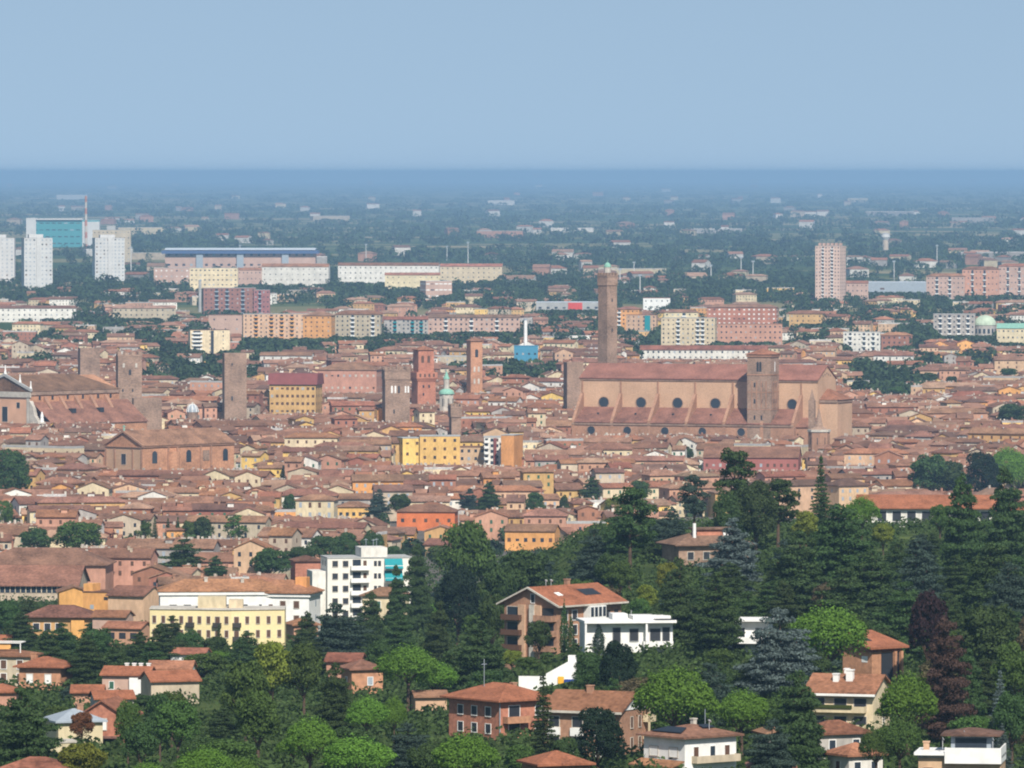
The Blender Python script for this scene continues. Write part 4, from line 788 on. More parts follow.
b = building('house', 'cream cottage with brown roof and green shutter below the teal awnings', 'house', 386, 624, 10, 8, 7, -14, 'hip', .4, WALL[0], ROOF[0], D=1880, drop=3); win(b, 'f', 10, 8, -1.0, 4.8, 1.3, 1.8, GSHUT, WHITE); win(b, 'f', 10, 8, 2.6, 4.8, 1.2, 1.7, SHUT, WHITE)
building('house', 'red walled building peeping out left of the white five storey block', 'house', 306, 588, 8, 8, 8, 12, 'hip', .3, BRICKR, ROOF[0], D=2250, drop=3)
# left cluster
b = building('convent', 'very long brown roofed range with a dark upper gallery at the left edge', 'convent', 34, 600, 31, 26, 5.6, -4, 'gable', .40, WALL[6], ROOF[0], D=2380, over=1.3)
part('gallery', MB().box(-15.4, 15.4, -13.1, -13.02, 3.0, 5.0), GLASS, b)
for u in lin(-15, 15, 18): part('post', MB().box(u - .15, u + .15, -13.3, -13.12, 2.9, 5.1), WALL[6], b)
building('convent', 'second brown hipped range behind the dark galleried roof at left', 'convent', 46, 590, 42, 22, 8.4, -4, 'hip', .42, WALL[3], ROOF[2], D=2460, over=1)
b = building('house', 'bright orange gabled house left of the twin chimney house', 'house', 73, 626, 8.2, 10, 9.6, 6, 'gabley', .34, WALL[8], ROOF[0], D=2090, drop=4)
b = building('house', 'orange house with raised chimney block and small windows by the brown sloped roofs', 'house', 105, 628, 9.5, 9, 10, -20, 'flat', .3, WALL[8], ROOF[0], D=2080, drop=4); part('raised_block', MB().box(-4.6, -1.8, -4.3, 1, 10.3, 12.4), WALL[8], b); win(b, 'f', 9.5, 9, 2.2, 8.4, 1.2, .9, DARK); win(b, 'f', 9.5, 9, -2, 6, 1.1, 1.2, METAL)
b = building('house', 'wide brown hip roofed house in front of the bright orange gabled house', 'house', 62, 640, 17, 11, 6.2, -6, 'hip', .40, WALL[1], ROOF[0], D=2000, over=1.4, drop=3.2); part('orange_bay', MB().box(3.5, 7, -6.3, -5.52, -2, 5.5), WALL[8], b)
for u in (-6, -3, 0): win(b, 'f', 17, 11, u, 3.6, 1.6, 2, DARK, WHITE)
building('house', 'brown roofed house with skylights wedged beside the yellow hotel', 'house', 136, 630, 11, 12, 9.6, -25, 'gable', .36, WALL[7], ROOF[0], D=2060, drop=4)
building('house', 'pink gabled cottage with red roof left of the yellow hotel', 'house', 113, 642, 9, 7, 6.8, -14, 'gable', .36, PINKB, ROOF[1], D=1960, drop=3.5)
b = building('house', 'row house with red lean roof and dark openings at the yellow hotel corner', 'house', 128, 648, 10, 8, 5.2, -18, 'gable', .3, WALL[3], ROOF[1], D=1900, drop=2)
for u in (-3, 0, 3): win(b, 'f', 10, 8, u, 3.2, 1.8, 1.6, DARK)
b = building('house', 'brick house with orange hipped roof and white shutters at the left edge', 'house', 46, 690, 9, 8.5, 4.8, -14, 'hip', .34, BRICKO, ROOFO, D=1560, over=1.1, drop=1)
for u in (-2.2, 1.8): win(b, 'f', 9, 8.5, u, 2.5, 1.3, 1.9, WHITE, STONE)
chimney(b, -2.5, 0, 6, BRICKO, 1.2, 1.4)
b = building('apartment_block', 'beige flats with white rooftop pergola cut by the left edge', 'apartment block', 8, 686, 12, 9, 6.4, -8, 'hip', .2, WALL[6], ROOF[1], D=1590)
part('pergola', MB().box(-3, 3.4, -3, -2.8, 9.2, 9.4).box(-3, -2.8, -2.95, -2.85, 7, 9.2).box(3.2, 3.4, -2.95, -2.85, 7, 9.2).box(-3, 3.4, 2, 2.2, 9.2, 9.4).box(3.2, 3.4, -2.8, 2, 9.2, 9.4), WHITE, b)
for z in (2.0, 4.8):
    for u in (-3.5, 0, 3.5): win(b, 'f', 12, 9, u, z, 1.2, 1.8, SHUT, WHITE)
b = building('house', 'pink and white house with red roof and four white chimneys amid the left trees', 'house', 129, 702, 9.5, 7, 5.6, -10, 'gable', .36, PINKB, ROOFO, D=1520, drop=2)
part('white_wing', MB().box(1, 4.6, -4.2, -3.52, -2, 5.0), WHITE, b); win(b, 'f', 9.5, 7, -2.8, 3.4, .9, 1.5, GSHUT, WHITE)
for u in (-.5, 1, 2.4, 4): chimney(b, u, .6, 6.6, WHITE, .7, .9)
building('house', 'red roofed house with pale wall right of the four chimneys', 'house', 170, 704, 10, 8, 4.8, 18, 'gable', .38, WALL[6], ROOFO, D=1510, drop=3)
building('house', 'long red roofed row just above the brown roofed house with pale wall', 'house', 172, 692, 9, 7, 5, -5, 'gable', .36, WALL[5], ROOF[1], D=1580, drop=4.4)
building('house', 'white walled house under stone pine tops with a thin red roof edge', 'house', 190, 672, 8, 6, 4.2, -8, 'gable', .3, WHITE, ROOF[1], D=1700, drop=3.4)
building('house', 'low red roof before the pink house with white chimneys', 'house', 112, 716, 7.5, 6, 3.6, 12, 'gable', .36, STONE, ROOFO, D=1450, drop=2)
b = building('house', 'red brick house with a big dark edged gable and white window', 'house', 110, 746, 7.2, 9, 5.6, -14, 'gabley', .62, BRICKR, ROOF[1], D=1290, over=.9)
o = win(b, 'f', 7.2, 9, .2, 3.9, 1.1, 1.9, WHITE, STONE); part('porch', MB().box(-3.4, 3.4, -6.4, -4.52, 1.6, 1.9), ROOF[3], b); win(b, 'f', 7.2, 9, .5, .6, 3.4, 1.6, DARK); win(b, 'r', 7.2, 9, 0, 4, 1, 1.4, SHUT)
b = building('house', 'grey roofed house with white skylight left of the red brick gable', 'house', 74, 748, 8, 8, 4.6, 20, 'hip', .4, WALL[0], METAL, D=1300)
part('skylight', MB().box(-1.5, 1.2, -3.9, -2.6, 5.3, 5.6), WHITE, b); chimney(b, 1, 0, 6.2, BRICK, 1.1, 1.2)
building('garden_house', 'cream garden house front under dark cedar branches at lower left', 'garden house', 60, 762, 4.4, 4, 3.0, 14, 'flat', .3, WALL[0], STONE, D=1200)
building('house', 'rusty roof of a low house at the bottom left corner', 'house', 38, 800, 9, 7, 4.4, -12, 'hip', .36, BRICK, ROOF[1], D=1090)
building('house', 'small house with orange roof beside grey shed at left', 'house', 88, 706, 6, 5, 2.8, 0, 'gable', .4, WALL[3], ROOFO, D=1480, drop=1)
building('house', 'orange roof cut by the left edge below the beige flats', 'house', 2, 712, 6, 7, 3.8, 0, 'hip', .36, WALL[3], ROOFO, D=1450, drop=1)
building('house', 'small house with orange lit wall under the hip roof at the far left edge', 'house', -1, 656, 6, 6, 3.6, 0, 'gable', .36, WALL[8], ROOFO, D=1790, drop=1)
NAMED_PX = None
# ------------------------------------------------------------------ trees
nr = np.random.default_rng(5)
def leaves(lobes, dens, sz, down=.35, tilt=.55, inner=.3):
    P, Nn = [], []
    cs = np.array([l[0] for l in lobes], float); rs = np.array([l[1] for l in lobes], float); az = np.array([l[2] if len(l) > 2 else 0.0 for l in lobes])
    for i in range(len(lobes)):
        a, b, c = rs[i]; area = 4 * math.pi * (((a * b) ** 1.6 + (a * c) ** 1.6 + (b * c) ** 1.6) / 3) ** (1 / 1.6)
        n = max(6, int(area * dens)); d = nr.normal(size=(n, 3)); d /= np.linalg.norm(d, axis=1)[:, None]
        keep = (d[:, 2] > -.25) | (nr.random(n) < down); d = d[keep]; n = len(d)
        rad = 1 - inner * nr.random(n) ** 2 + .10 * nr.normal(size=n)
        p = d * rs[i] * rad[:, None]; m = d / rs[i]; m /= np.linalg.norm(m, axis=1)[:, None]
        ca, sa = math.cos(az[i]), math.sin(az[i]); M = np.array([[ca, sa, 0], [-sa, ca, 0], [0, 0, 1]])
        P.append(p @ M + cs[i]); Nn.append(m @ M)
    P = np.concatenate(P); Nn = np.concatenate(Nn)
    inside = np.zeros(len(P), bool)
    for i in range(len(lobes)):
        q = P - cs[i]; ca, sa = math.cos(az[i]), math.sin(az[i])
        q = np.stack([q[:, 0] * ca + q[:, 1] * sa, -q[:, 0] * sa + q[:, 1] * ca, q[:, 2]], -1) / rs[i]
        inside |= (q * q).sum(1) < .42
    P, Nn = P[~inside], Nn[~inside]
    Nn = Nn + tilt * nr.normal(size=Nn.shape); Nn /= np.linalg.norm(Nn, axis=1)[:, None]
    return P, Nn, sz * (.7 + .6 * nr.random(len(P)))
def quads(P, Nn, sz, asp=.7):
    n = len(P); up = nr.normal(size=(n, 3)); T = np.cross(Nn, up); T /= np.linalg.norm(T, axis=1)[:, None] + 1e-9; B = np.cross(Nn, T)
    h = (sz * .5)[:, None]; T = T * h; B = B * h * asp
    V = np.stack([P - T - B * .5, P + B - T * .2, P + T + B * .5, P - B + T * .2], 1).reshape(-1, 3)
    return V, nr.random(n)
def qmesh(name, V, tone, m, col=None):
    n = len(V) // 4; me = bpy.data.meshes.new(name); me.vertices.add(len(V)); me.vertices.foreach_set('co', V.astype(np.float32).ravel())
    me.loops.add(len(V)); me.loops.foreach_set('vertex_index', np.arange(len(V), dtype=np.int32)); me.polygons.add(n)
    me.polygons.foreach_set('loop_start', np.arange(0, len(V), 4, dtype=np.int32)); me.update(calc_edges=True)
    a = me.attributes.new('tone', 'FLOAT', 'FACE'); a.data.foreach_set('value', tone.astype(np.float32))
    if m: me.materials.append(m)
    return me
U = lambda a, b: float(nr.uniform(a, b))
def clump(c, r, n, k=.5, fl=.8):
    """n small puffs scattered over an ellipsoid's surface"""
    out = []
    for _ in range(n):
        d = nr.normal(size=3); d /= np.linalg.norm(d)
        if d[2] < -.55: d[2] *= -1
        q = np.array(c) + d * np.array(r) * U(.62, .95); s = U(.75, 1.25) * k
        out.append((q, (s, s * U(.85, 1.15), s * fl)))
    return out
def mk_broad():
    L = clump((0, 0, 9.2), (5.2, 5.2, 5.0), 46, 1.75, .8) + [((0, 0, 9), (3.6, 3.6, 3.6))]
    T = MB().tube((0, 0, -1), (0, 0, 5), .5, .36); [T.tube((0, 0, U(3.5, 5)), (U(-3, 3), U(-3, 3), U(7, 11)), .26, .08) for _ in range(7)]
    return quads(*leaves(L, 7.5, .62)), T
def mk_oak():
    L = clump((0, 0, 7.5), (5.0, 5.0, 6.2), 60, 1.5, .85) + [((0, 0, 7.5), (4.2, 4.2, 5.2))]
    T = MB().tube((0, 0, -1), (0, 0, 4), .5, .4); [T.tube((0, 0, U(2, 4)), (U(-3, 3), U(-3, 3), U(6, 10)), .25, .08) for _ in range(6)]
    return quads(*leaves(L, 11, .5)), T
def mk_pine():
    big = [((0, 0, 10.2), (5.0, 5.0, 5.2))]
    for i in range(7):
        a = i * .9 + U(-.3, .3); r = U(2.4, 3.9); big.append(((r * math.cos(a), r * math.sin(a), 9.4 + U(-.5, 1.2)), (U(2.6, 3.4), U(2.6, 3.4), U(2.8, 3.9))))
    L = list(big)
    for c, q in big:
        for _ in range(24):
            d = nr.normal(size=3); d /= np.linalg.norm(d); d[2] = abs(d[2]) * 1.0 - .12; k = U(.5, .95)
            L.append((np.array(c) + d * np.array(q) * U(.9, 1.02), (k * 1.15, k * 1.15, k * .8)))
    T = MB().tube((0, 0, -1), (.2, 0, 8.5), .45, .3)
    for i in range(9):
        a = i * .7 + U(-.2, .2); r = U(2.5, 4.8); T.tube((.2, 0, U(5.2, 7.0)), (r * math.cos(a), r * math.sin(a), 10 - r * .1), .2, .07)
    P, Nn, z = leaves(L, 13, .42, .25, .5); k = (P[:, 2] > 7.6 + .5 * nr.normal(size=len(P)))
    return quads(P[k], Nn[k], z[k]), T
def mk_cedar():
    L = []; T = MB().tube((0, 0, -1), (0, 0, 19.0), .55, .12, 7); lead = [(0, 0, 19.6, 1.0)]
    for _ in range(2):
        a, q = U(0, 6.28), U(1.8, 3.6); lead.append((q * math.cos(a), q * math.sin(a), U(12.5, 17.5), U(.55, .8))); T.tube((0, 0, 3), (lead[-1][0], lead[-1][1], lead[-1][2] - .5), .3, .08, 6)
    for lx, ly, top, wf in lead:
        z = 2.2 if wf == 1 else 5.5; p1, p2 = U(0, 6.28), U(0, 6.28)
        while z < top - .3:
            t = z / top; rr = wf * (7.2 * (1 - t ** 2.6) ** .85 + .9) * U(.8, 1.12); k = 5 if t > .85 or wf < 1 else 7; ph = U(0, 6)
            for i in range(k):
                a = ph + i * 2 * math.pi / k + U(-.35, .35); r = rr * U(.62, 1.12) * (1 + .2 * math.sin(a + p1) + .12 * math.sin(2 * a + p2)); zz = z + U(-.7, .7)
                T.tube((lx, ly, zz - .3), (lx + r * .8 * math.cos(a), ly + r * .8 * math.sin(a), zz), .13, .04, 4)
                for f, q in ((.3, .34), (.58, .32), (.84, .26)):
                    b = U(-.2, .2); L.append(((lx + r * f * math.cos(a + b), ly + r * f * math.sin(a + b), zz + U(-.25, .3) - .6 * f * f * (1 - t)), (max(.8, r * q * 1.05), max(.75, r * q * 1.25), U(.45, .75)), a))
            z += U(1.6, 2.2)
        L += [((lx + U(-.5, .5), ly + U(-.5, .5), top - .4), (1.1, 1.1, .7))]
    return quads(*leaves(L, 7.5, .52, .3, .5, .2)), T
def mk_spruce():
    L = []; T = MB().tube((0, 0, -1), (0, 0, 19.6), .35, .05, 6); z = 2.0
    while z < 20:
        t = z / 20.5; rr = 3.9 * (1 - t) ** .9 + .15; k = 7; ph = U(0, 6)
        for i in range(k):
            a = ph + i * 2 * math.pi / k; r = rr * U(.75, 1.15)
            L.append(((r * .5 * math.cos(a), r * .5 * math.sin(a), z - .3 * r), (max(.3, r * .55), max(.28, r * .3), U(.3, .48)), a))
        z += U(.75, 1.05)
    L.append(((0, 0, 20), (.2, .2, .6)))
    return quads(*leaves(L, 12, .42, .4, .5, .2)), T
def mk_cypress():
    L = [((U(-.15, .15), U(-.15, .15), z), (1.0 * min(1, (12.5 - z) / 6 + .12, .5 + z / 4),) * 2 + (1.0,)) for z in np.arange(.8, 12.4, .55)]
    return quads(*leaves(L, 14, .34, .5, .4, .15)), MB().tube((0, 0, -1), (0, 0, 3), .22, .16)
def mk_tall():                                 # tall maritime-type pine: bare trunk, ragged cloud tiers
    L = []; T = MB().tube((0, 0, -1), (.3, .2, 19), .45, .15, 7)
    for z, r in ((9, 3.4), (11.2, 4.2), (13.2, 4.4), (15.2, 3.8), (17, 3.0), (18.6, 1.8)):
        for i in range(5):
            a = U(0, 6.28); q = r * U(.45, .9); L += clump((q * math.cos(a), q * math.sin(a), z + U(-.6, .6)), (1.5, 1.5, .8), 4, 1.05, .65)
            T.tube((0, 0, z - 1), (q * math.cos(a), q * math.sin(a), z), .14, .05, 4)
    return quads(*leaves(L, 8.5, .5)), T
SP = {}
for nm, fn, k, hh_, ww_ in (('broad', mk_broad, 4, 15.0, 13.0), ('oak', mk_oak, 2, 14.5, 12.4), ('pine', mk_pine, 4, 16.4, 14.0), ('cedar', mk_cedar, 5, 20.2, 17.0), ('spruce', mk_spruce, 3, 20.5, 8.0), ('cypress', mk_cypress, 2, 13.0, 2.2), ('tall', mk_tall, 3, 19.6, 11.0)):
    vv = []
    for i in range(k):
        (V, tone), T = fn(); cm = qmesh(nm + '_crown', V, tone, None); cm.materials.append(None); vv.append((cm, T.mesh(nm + '_trunk', BARK)))
    SP[nm] = (vv, hh_, ww_)
LM = {'dark green': leafmat('dark_green_foliage', (.056, .096, .03)), 'mid green': leafmat('mid_green_foliage', (.076, .128, .03)), 'bright green': leafmat('bright_green_needles', (.115, .215, .03), .25, .008),
      'yellow green': leafmat('yellow_green_foliage', (.17, .20, .03)), 'deep green': leafmat('deep_green_needles', (.056, .090, .030)), 'blue green': leafmat('blue_green_needles', (.055, .085, .062)),
      'silvery blue': leafmat('silvery_blue_needles', (.11, .145, .135)), 'purple': leafmat('purple_leaves', (.035, .018, .02)), 'reddish brown': leafmat('dry_brown_needles', (.085, .05, .038)),
      'olive brown': leafmat('olive_brown_foliage', (.12, .10, .05)), 'rust brown': leafmat('rust_brown_foliage', (.17, .075, .03)), 'black green': leafmat('black_green_foliage', (.018, .032, .016))}
KIND = {'broad': ('broadleaf_tree', 'broadleaf tree'), 'oak': ('holm_oak', 'holm oak'), 'pine': ('stone_pine', 'umbrella-shaped stone pine'), 'cedar': ('cedar_tree', 'cedar'), 'spruce': ('spruce_tree', 'conical spruce'), 'cypress': ('cypress_tree', 'narrow cypress'), 'tall': ('pine_tree', 'tall ragged pine')}
TREES = []
def tree(kind, col, px, top, wpx, base, D=None):
    D = D or solveD(px, base); x, z = at(px, base, D); g = zg(x, D); s = D / F
    vv, hh, ww = SP[kind]; h = max(3.0, at(px, top, D)[1] - g); wd = wpx * s
    cm, tm = vv[rnd.randrange(len(vv))]; nm, word = KIND[kind]
    root = thing(nm, None, 'tree', x, D, g, rnd.uniform(0, 6.28), 'trees on the slope and in the town')
    root.scale = (wd / ww, wd / ww, h / hh)
    link('trunk', tm, root); c = link('crown', cm, root); c.material_slots[0].link = 'OBJECT'; c.material_slots[0].material = LM[col]
    TREES.append((root, kind, col, px, top, base, wpx, D)); return root
DG, MG, BG, YG, NG, BL, SB = 'dark green', 'mid green', 'bright green', 'yellow green', 'deep green', 'blue green', 'silvery blue'
HAND = [
 ('cedar', NG, 22, 686, 88, 790), ('broad', YG, 82, 742, 56, 800), ('broad', DG, 142, 695, 72, 775), ('broad', MG, 202, 652, 56, 752), ('pine', BG, 212, 646, 44, 720), ('broad', MG, 246, 658, 54, 752), ('broad', MG, 178, 700, 50, 768),
 ('pine', BG, 205, 743, 62, 812), ('pine', BG, 148, 759, 50, 815), ('pine', BG, 243, 756, 44, 812), ('cedar', NG, 30, 600, 44, 660), ('cedar', DG, 68, 612, 48, 672), ('broad', DG, 100, 622, 44, 676), ('cedar', NG, 132, 626, 46, 676),
 ('cedar', NG, 160, 624, 44, 672), ('oak', DG, 190, 630, 38, 668), ('broad', MG, 12, 586, 34, 645), ('cedar', NG, 46, 630, 44, 684), ('cedar', DG, 86, 636, 48, 690), ('cedar', NG, 116, 642, 44, 692), ('broad', 'olive brown', 92, 618, 30, 668), ('cedar', DG, 150, 642, 44, 690),
 ('cedar', NG, 182, 640, 36, 684), ('broad', DG, 216, 636, 34, 680), ('cedar', NG, 172, 616, 30, 656), ('spruce', DG, 219, 624, 15, 662), ('cedar', NG, 246, 630, 40, 678), ('cedar', BL, 74, 684, 36, 722), ('broad', 'rust brown', 82, 711, 30, 752), ('broad', DG, 36, 668, 30, 712), ('broad', MG, 70, 668, 34, 708),
 ('broad', DG, 140, 722, 40, 780), ('broad', MG, 172, 690, 40, 752), ('cedar', NG, 100, 676, 26, 712),
 ('cedar', BL, 336, 604, 66, 672), ('cedar', NG, 308, 612, 36, 670), ('cedar', DG, 285, 622, 40, 684), ('broad', YG, 272, 640, 52, 720), ('broad', MG, 304, 642, 46, 720), ('cedar', NG, 312, 640, 50, 742), ('cedar', DG, 336, 664, 50, 744), ('broad', MG, 258, 690, 54, 770),
 ('pine', BG, 430, 603, 80, 690), ('pine', BG, 408, 641, 66, 712), ('pine', BG, 436, 659, 52, 730), ('cedar', NG, 480, 622, 72, 700), ('pine', BG, 366, 693, 48, 752), ('pine', BG, 394, 694, 28, 748), ('cedar', BL, 420, 690, 38, 746), ('pine', BG, 310, 713, 62, 790),
 ('pine', BG, 355, 732, 82, 806), ('pine', BG, 466, 730, 74, 806), ('broad', 'olive brown', 474, 702, 60, 772), ('cedar', BL, 408, 724, 54, 784), ('broad', DG, 425, 742, 40, 800), ('cedar', NG, 418, 542, 34, 636), ('cedar', DG, 396, 566, 30, 640), ('cedar', NG, 372, 590, 36, 655),
 ('broad', MG, 467, 519, 58, 628), ('oak', 'black green', 458, 566, 56, 648), ('broad', DG, 524, 549, 62, 622), ('broad', DG, 500, 560, 40, 640), ('broad', DG, 492, 592, 34, 668), ('cedar', NG, 400, 610, 40, 668), ('cedar', NG, 440, 600, 40, 680), ('broad', DG, 380, 640, 36, 700),
 ('cedar', BL, 594, 528, 48, 592), ('tall', DG, 630, 489, 58, 590), ('tall', BL, 694, 476, 36, 542), ('tall', DG, 734, 452, 54, 552), ('oak', NG, 756, 478, 54, 556), ('tall', NG, 778, 480, 50, 552), ('oak', DG, 728, 492, 44, 556), ('cedar', SB, 732, 520, 74, 598), ('broad', DG, 655, 546, 44, 604), ('broad', DG, 612, 552, 40, 600),
 ('cedar', NG, 680, 560, 60, 650), ('cedar', DG, 716, 574, 68, 660), ('cedar', NG, 692, 604, 64, 684), ('cedar', DG, 748, 590, 56, 672), ('broad', YG, 646, 584, 26, 622), ('broad', YG, 668, 562, 26, 606), ('broad', MG, 640, 598, 26, 628), ('tall', BL, 662, 520, 30, 578), ('broad', MG, 620, 560, 34, 606),
 ('cypress', DG, 564, 600, 9, 660), ('cypress', DG, 571, 614, 8, 660), ('broad', DG, 539, 620, 30, 668), ('cypress', BL, 599, 624, 12, 656), ('oak', DG, 588, 650, 38, 704), ('oak', 'black green', 617, 638, 46, 708), ('broad', MG, 655, 641, 52, 700), ('pine', BG, 674, 661, 94, 765), ('pine', BG, 742, 685, 56, 760),
 ('pine', MG, 778, 690, 44, 756), ('spruce', NG, 543, 670, 42, 768), ('oak', 'black green', 598, 705, 58, 782), ('broad', MG, 634, 738, 26, 780), ('broad', MG, 520, 744, 38, 800), ('broad', DG, 505, 700, 30, 770), ('broad', MG, 660, 700, 40, 756), ('broad', DG, 700, 706, 46, 762), ('broad', MG, 528, 656, 26, 680), ('broad', YG, 512, 650, 24, 674),
 ('spruce', DG, 821, 456, 32, 540), ('broad', DG, 930, 453, 50, 512), ('broad', DG, 950, 460, 40, 512), ('oak', 'black green', 981, 450, 44, 514), ('pine', BG, 1008, 444, 42, 500), ('pine', BG, 1022, 455, 40, 510), ('pine', BG, 862, 494, 40, 545), ('broad', YG, 806, 510, 30, 555), ('broad', YG, 883, 523, 28, 556), ('broad', MG, 905, 512, 42, 550), ('broad', MG, 940, 504, 26, 545),
 ('cedar', DG, 838, 502, 92, 612), ('cedar', NG, 800, 532, 84, 622), ('cedar', NG, 872, 548, 84, 634), ('cedar', DG, 960, 476, 58, 590), ('cedar', NG, 1004, 468, 62, 580), ('cedar', DG, 990, 540, 84, 634), ('cedar', BL, 916, 540, 72, 628), ('cedar', NG, 846, 566, 84, 652), ('cedar', DG, 906, 580, 74, 664), ('cedar', BL, 1008, 560, 66, 652),
 ('pine', BG, 828, 600, 94, 700), ('broad', 'purple', 928, 590, 48, 690), ('cedar', 'reddish brown', 944, 614, 66, 748), ('cedar', SB, 780, 610, 84, 716), ('cedar', NG, 800, 668, 72, 782), ('cedar', BL, 772, 720, 56, 796), ('pine', BG, 908, 668, 68, 765), ('pine', MG, 900, 714, 56, 786), ('pine', MG, 876, 726, 44, 786),
 ('spruce', SB, 1000, 670, 34, 752), ('spruce', SB, 1002, 724, 36, 785), ('broad', DG, 990, 604, 74, 700), ('broad', MG, 1014, 640, 50, 730), ('cedar', NG, 968, 650, 56, 744), ('broad', DG, 1012, 690, 44, 770), ('broad', 'olive brown', 1018, 716, 24, 762), ('broad', DG, 890, 640, 40, 700), ('broad', DG, 815, 650, 40, 712),
 ('broad', DG, 160, 692, 36, 764), ('broad', MG, 128, 700, 30, 770), ('cedar', NG, 20, 612, 40, 656), ('broad', DG, 8, 600, 34, 650), ('cedar', NG, 62, 622, 40, 668), ('broad', DG, 98, 628, 40, 672), ('cedar', DG, 140, 632, 40, 672), ('broad', MG, 640, 704, 34, 760), ('broad', DG, 566, 736, 34, 790),
 # town
 ('oak', DG, 10, 447, 46, 516), ('broad', MG, 4, 500, 22, 540), ('broad', DG, 35, 527, 38, 566), ('broad', MG, 78, 521, 54, 566), ('broad', MG, 142, 520, 24, 552), ('spruce', DG, 155, 517, 14, 552), ('spruce', DG, 168, 518, 14, 552), ('spruce', DG, 178, 517, 14, 552), ('broad', MG, 190, 520, 22, 552), ('broad', DG, 204, 516, 28, 552), ('broad', MG, 236, 514, 38, 552), ('broad', MG, 250, 522, 22, 552),
 ('cedar', NG, 185, 538, 58, 586), ('cedar', NG, 215, 556, 30, 590), ('spruce', BL, 283, 465, 13, 490), ('oak', DG, 290, 493, 17, 520), ('cedar', BL, 380, 490, 28, 524), ('broad', DG, 400, 493, 26, 524), ('cedar', BL, 470, 489, 26, 524), ('cedar', NG, 489, 482, 30, 524), ('oak', DG, 535, 491, 24, 522), ('cedar', NG, 592, 477, 34, 512),
 ('oak', DG, 564, 495, 12, 515), ('broad', DG, 300, 546, 42, 582), ('broad', DG, 326, 535, 42, 574), ('oak', DG, 346, 531, 36, 572), ('oak', DG, 372, 531, 30, 572), ('broad', DG, 392, 545, 22, 574), ('broad', DG, 270, 548, 44, 590), ('broad', MG, 80, 565, 20, 590), ('broad', MG, 97, 572, 20, 595), ('broad', DG, 640, 480, 26, 512), ('broad', YG, 612, 498, 20, 520), ('broad', MG, 440, 545, 30, 575),
 ('spruce', DG, 890, 358, 12, 394), ('spruce', DG, 905, 358, 12, 394), ('broad', DG, 860, 380, 22, 398), ('broad', DG, 1012, 403, 34, 432), ('broad', MG, 900, 386, 26, 402), ('broad', DG, 690, 450, 9, 464), ('broad', DG, 930, 372, 18, 388), ('broad', DG, 952, 376, 14, 388), ('broad', DG, 1008, 368, 22, 382),
]
FRONT = (838, 960, 1004, 808, 160, 128, 20, 8, 62, 98, 140, 566, 598, 543, 564, 571, 599, 539, 588, 617, 674, 172, 219, 732, 716, 908, 828, 418, 396, 372, 862, 906, 940, 82, 742, 780, 772, 800, 185, 22, 900, 876, 1000, 1002, 336, 308)
for a in HAND:
    kind, col, px, top, wpx, base = a; D = solveD(px, base)
    if px not in FRONT and D < 2500:           # grows behind the house it would otherwise hide
        for p0, p1, t_, b_, Db in CLEAR:
            if D < Db < 2700 and min(px + wpx * .4, p1) - max(px - wpx * .4, p0) > 5 and top < b_ - 6 and base > t_ + 4: D = max(D, Db + 9)
    tree(kind, col, px, top, wpx, base, D)
# fill the gaps of the wooded slope
def covered(px, base, top, wpx, D):
    for p0, p1, t, b, Db in CLEAR:
        if D < Db and px + wpx * .5 > p0 + 2 and px - wpx * .5 < p1 - 2 and base > t and top < b - 3: return True
    x = (px - 512) / F * D
    return any((x - fx) ** 2 + (D - fy) ** 2 < (fr + 1.5) ** 2 for fx, fy, fr in FOOT if abs(fy - D) < 40)
cand = []
for py in range(548, 850, 11):
    for px in range(-20, 1050, 22): cand.append((px + rnd.uniform(-11, 11), py + rnd.uniform(-5, 5)))
filled = 0; rnd.shuffle(cand); cand.sort(key=lambda c: not (c[0] > 640 and c[1] < 650 and rnd.random() < .8))
for px, py in cand:
    left = 640 + 0 * px if px < 380 else (600 if px < 500 else 560)
    if py < left - (30 if px > 640 else 0) or filled >= 300 - len(HAND): continue
    D = solveD(px, py); k = rnd.choice(['cedar', 'cedar', 'broad', 'broad', 'oak', 'pine' if D < 1500 else 'cedar'] if px < 640 else ['cedar', 'cedar', 'cedar', 'broad']); s = D / F
    h = rnd.uniform(8, 14) / s; wd = rnd.uniform(8, 13) / s
    top = py - h
    for t in TREES[:len(HAND)]:                # keep the larger trees behind in view
        if t[7] > D and abs(px - t[3]) < (wd + t[6]) * .4: top = max(top, t[4] + .55 * (t[5] - t[4]))
    if py - top < 4.5 / s or covered(px, py, top, wd, D): continue
    wd = min(wd, (py - top) * 1.1)
    if any(abs(px - t[3]) < (wd + t[6]) * .22 and abs(py - t[5]) < 14 for t in TREES): continue
    col = {'cedar': rnd.choice([NG, DG, BL]), 'broad': rnd.choice([MG, DG, MG, 'olive brown']), 'oak': DG, 'pine': BG}[k]
    tree(k, col, px, top, wd, py, D); filled += 1
print('trees', len(TREES), 'filled', filled)
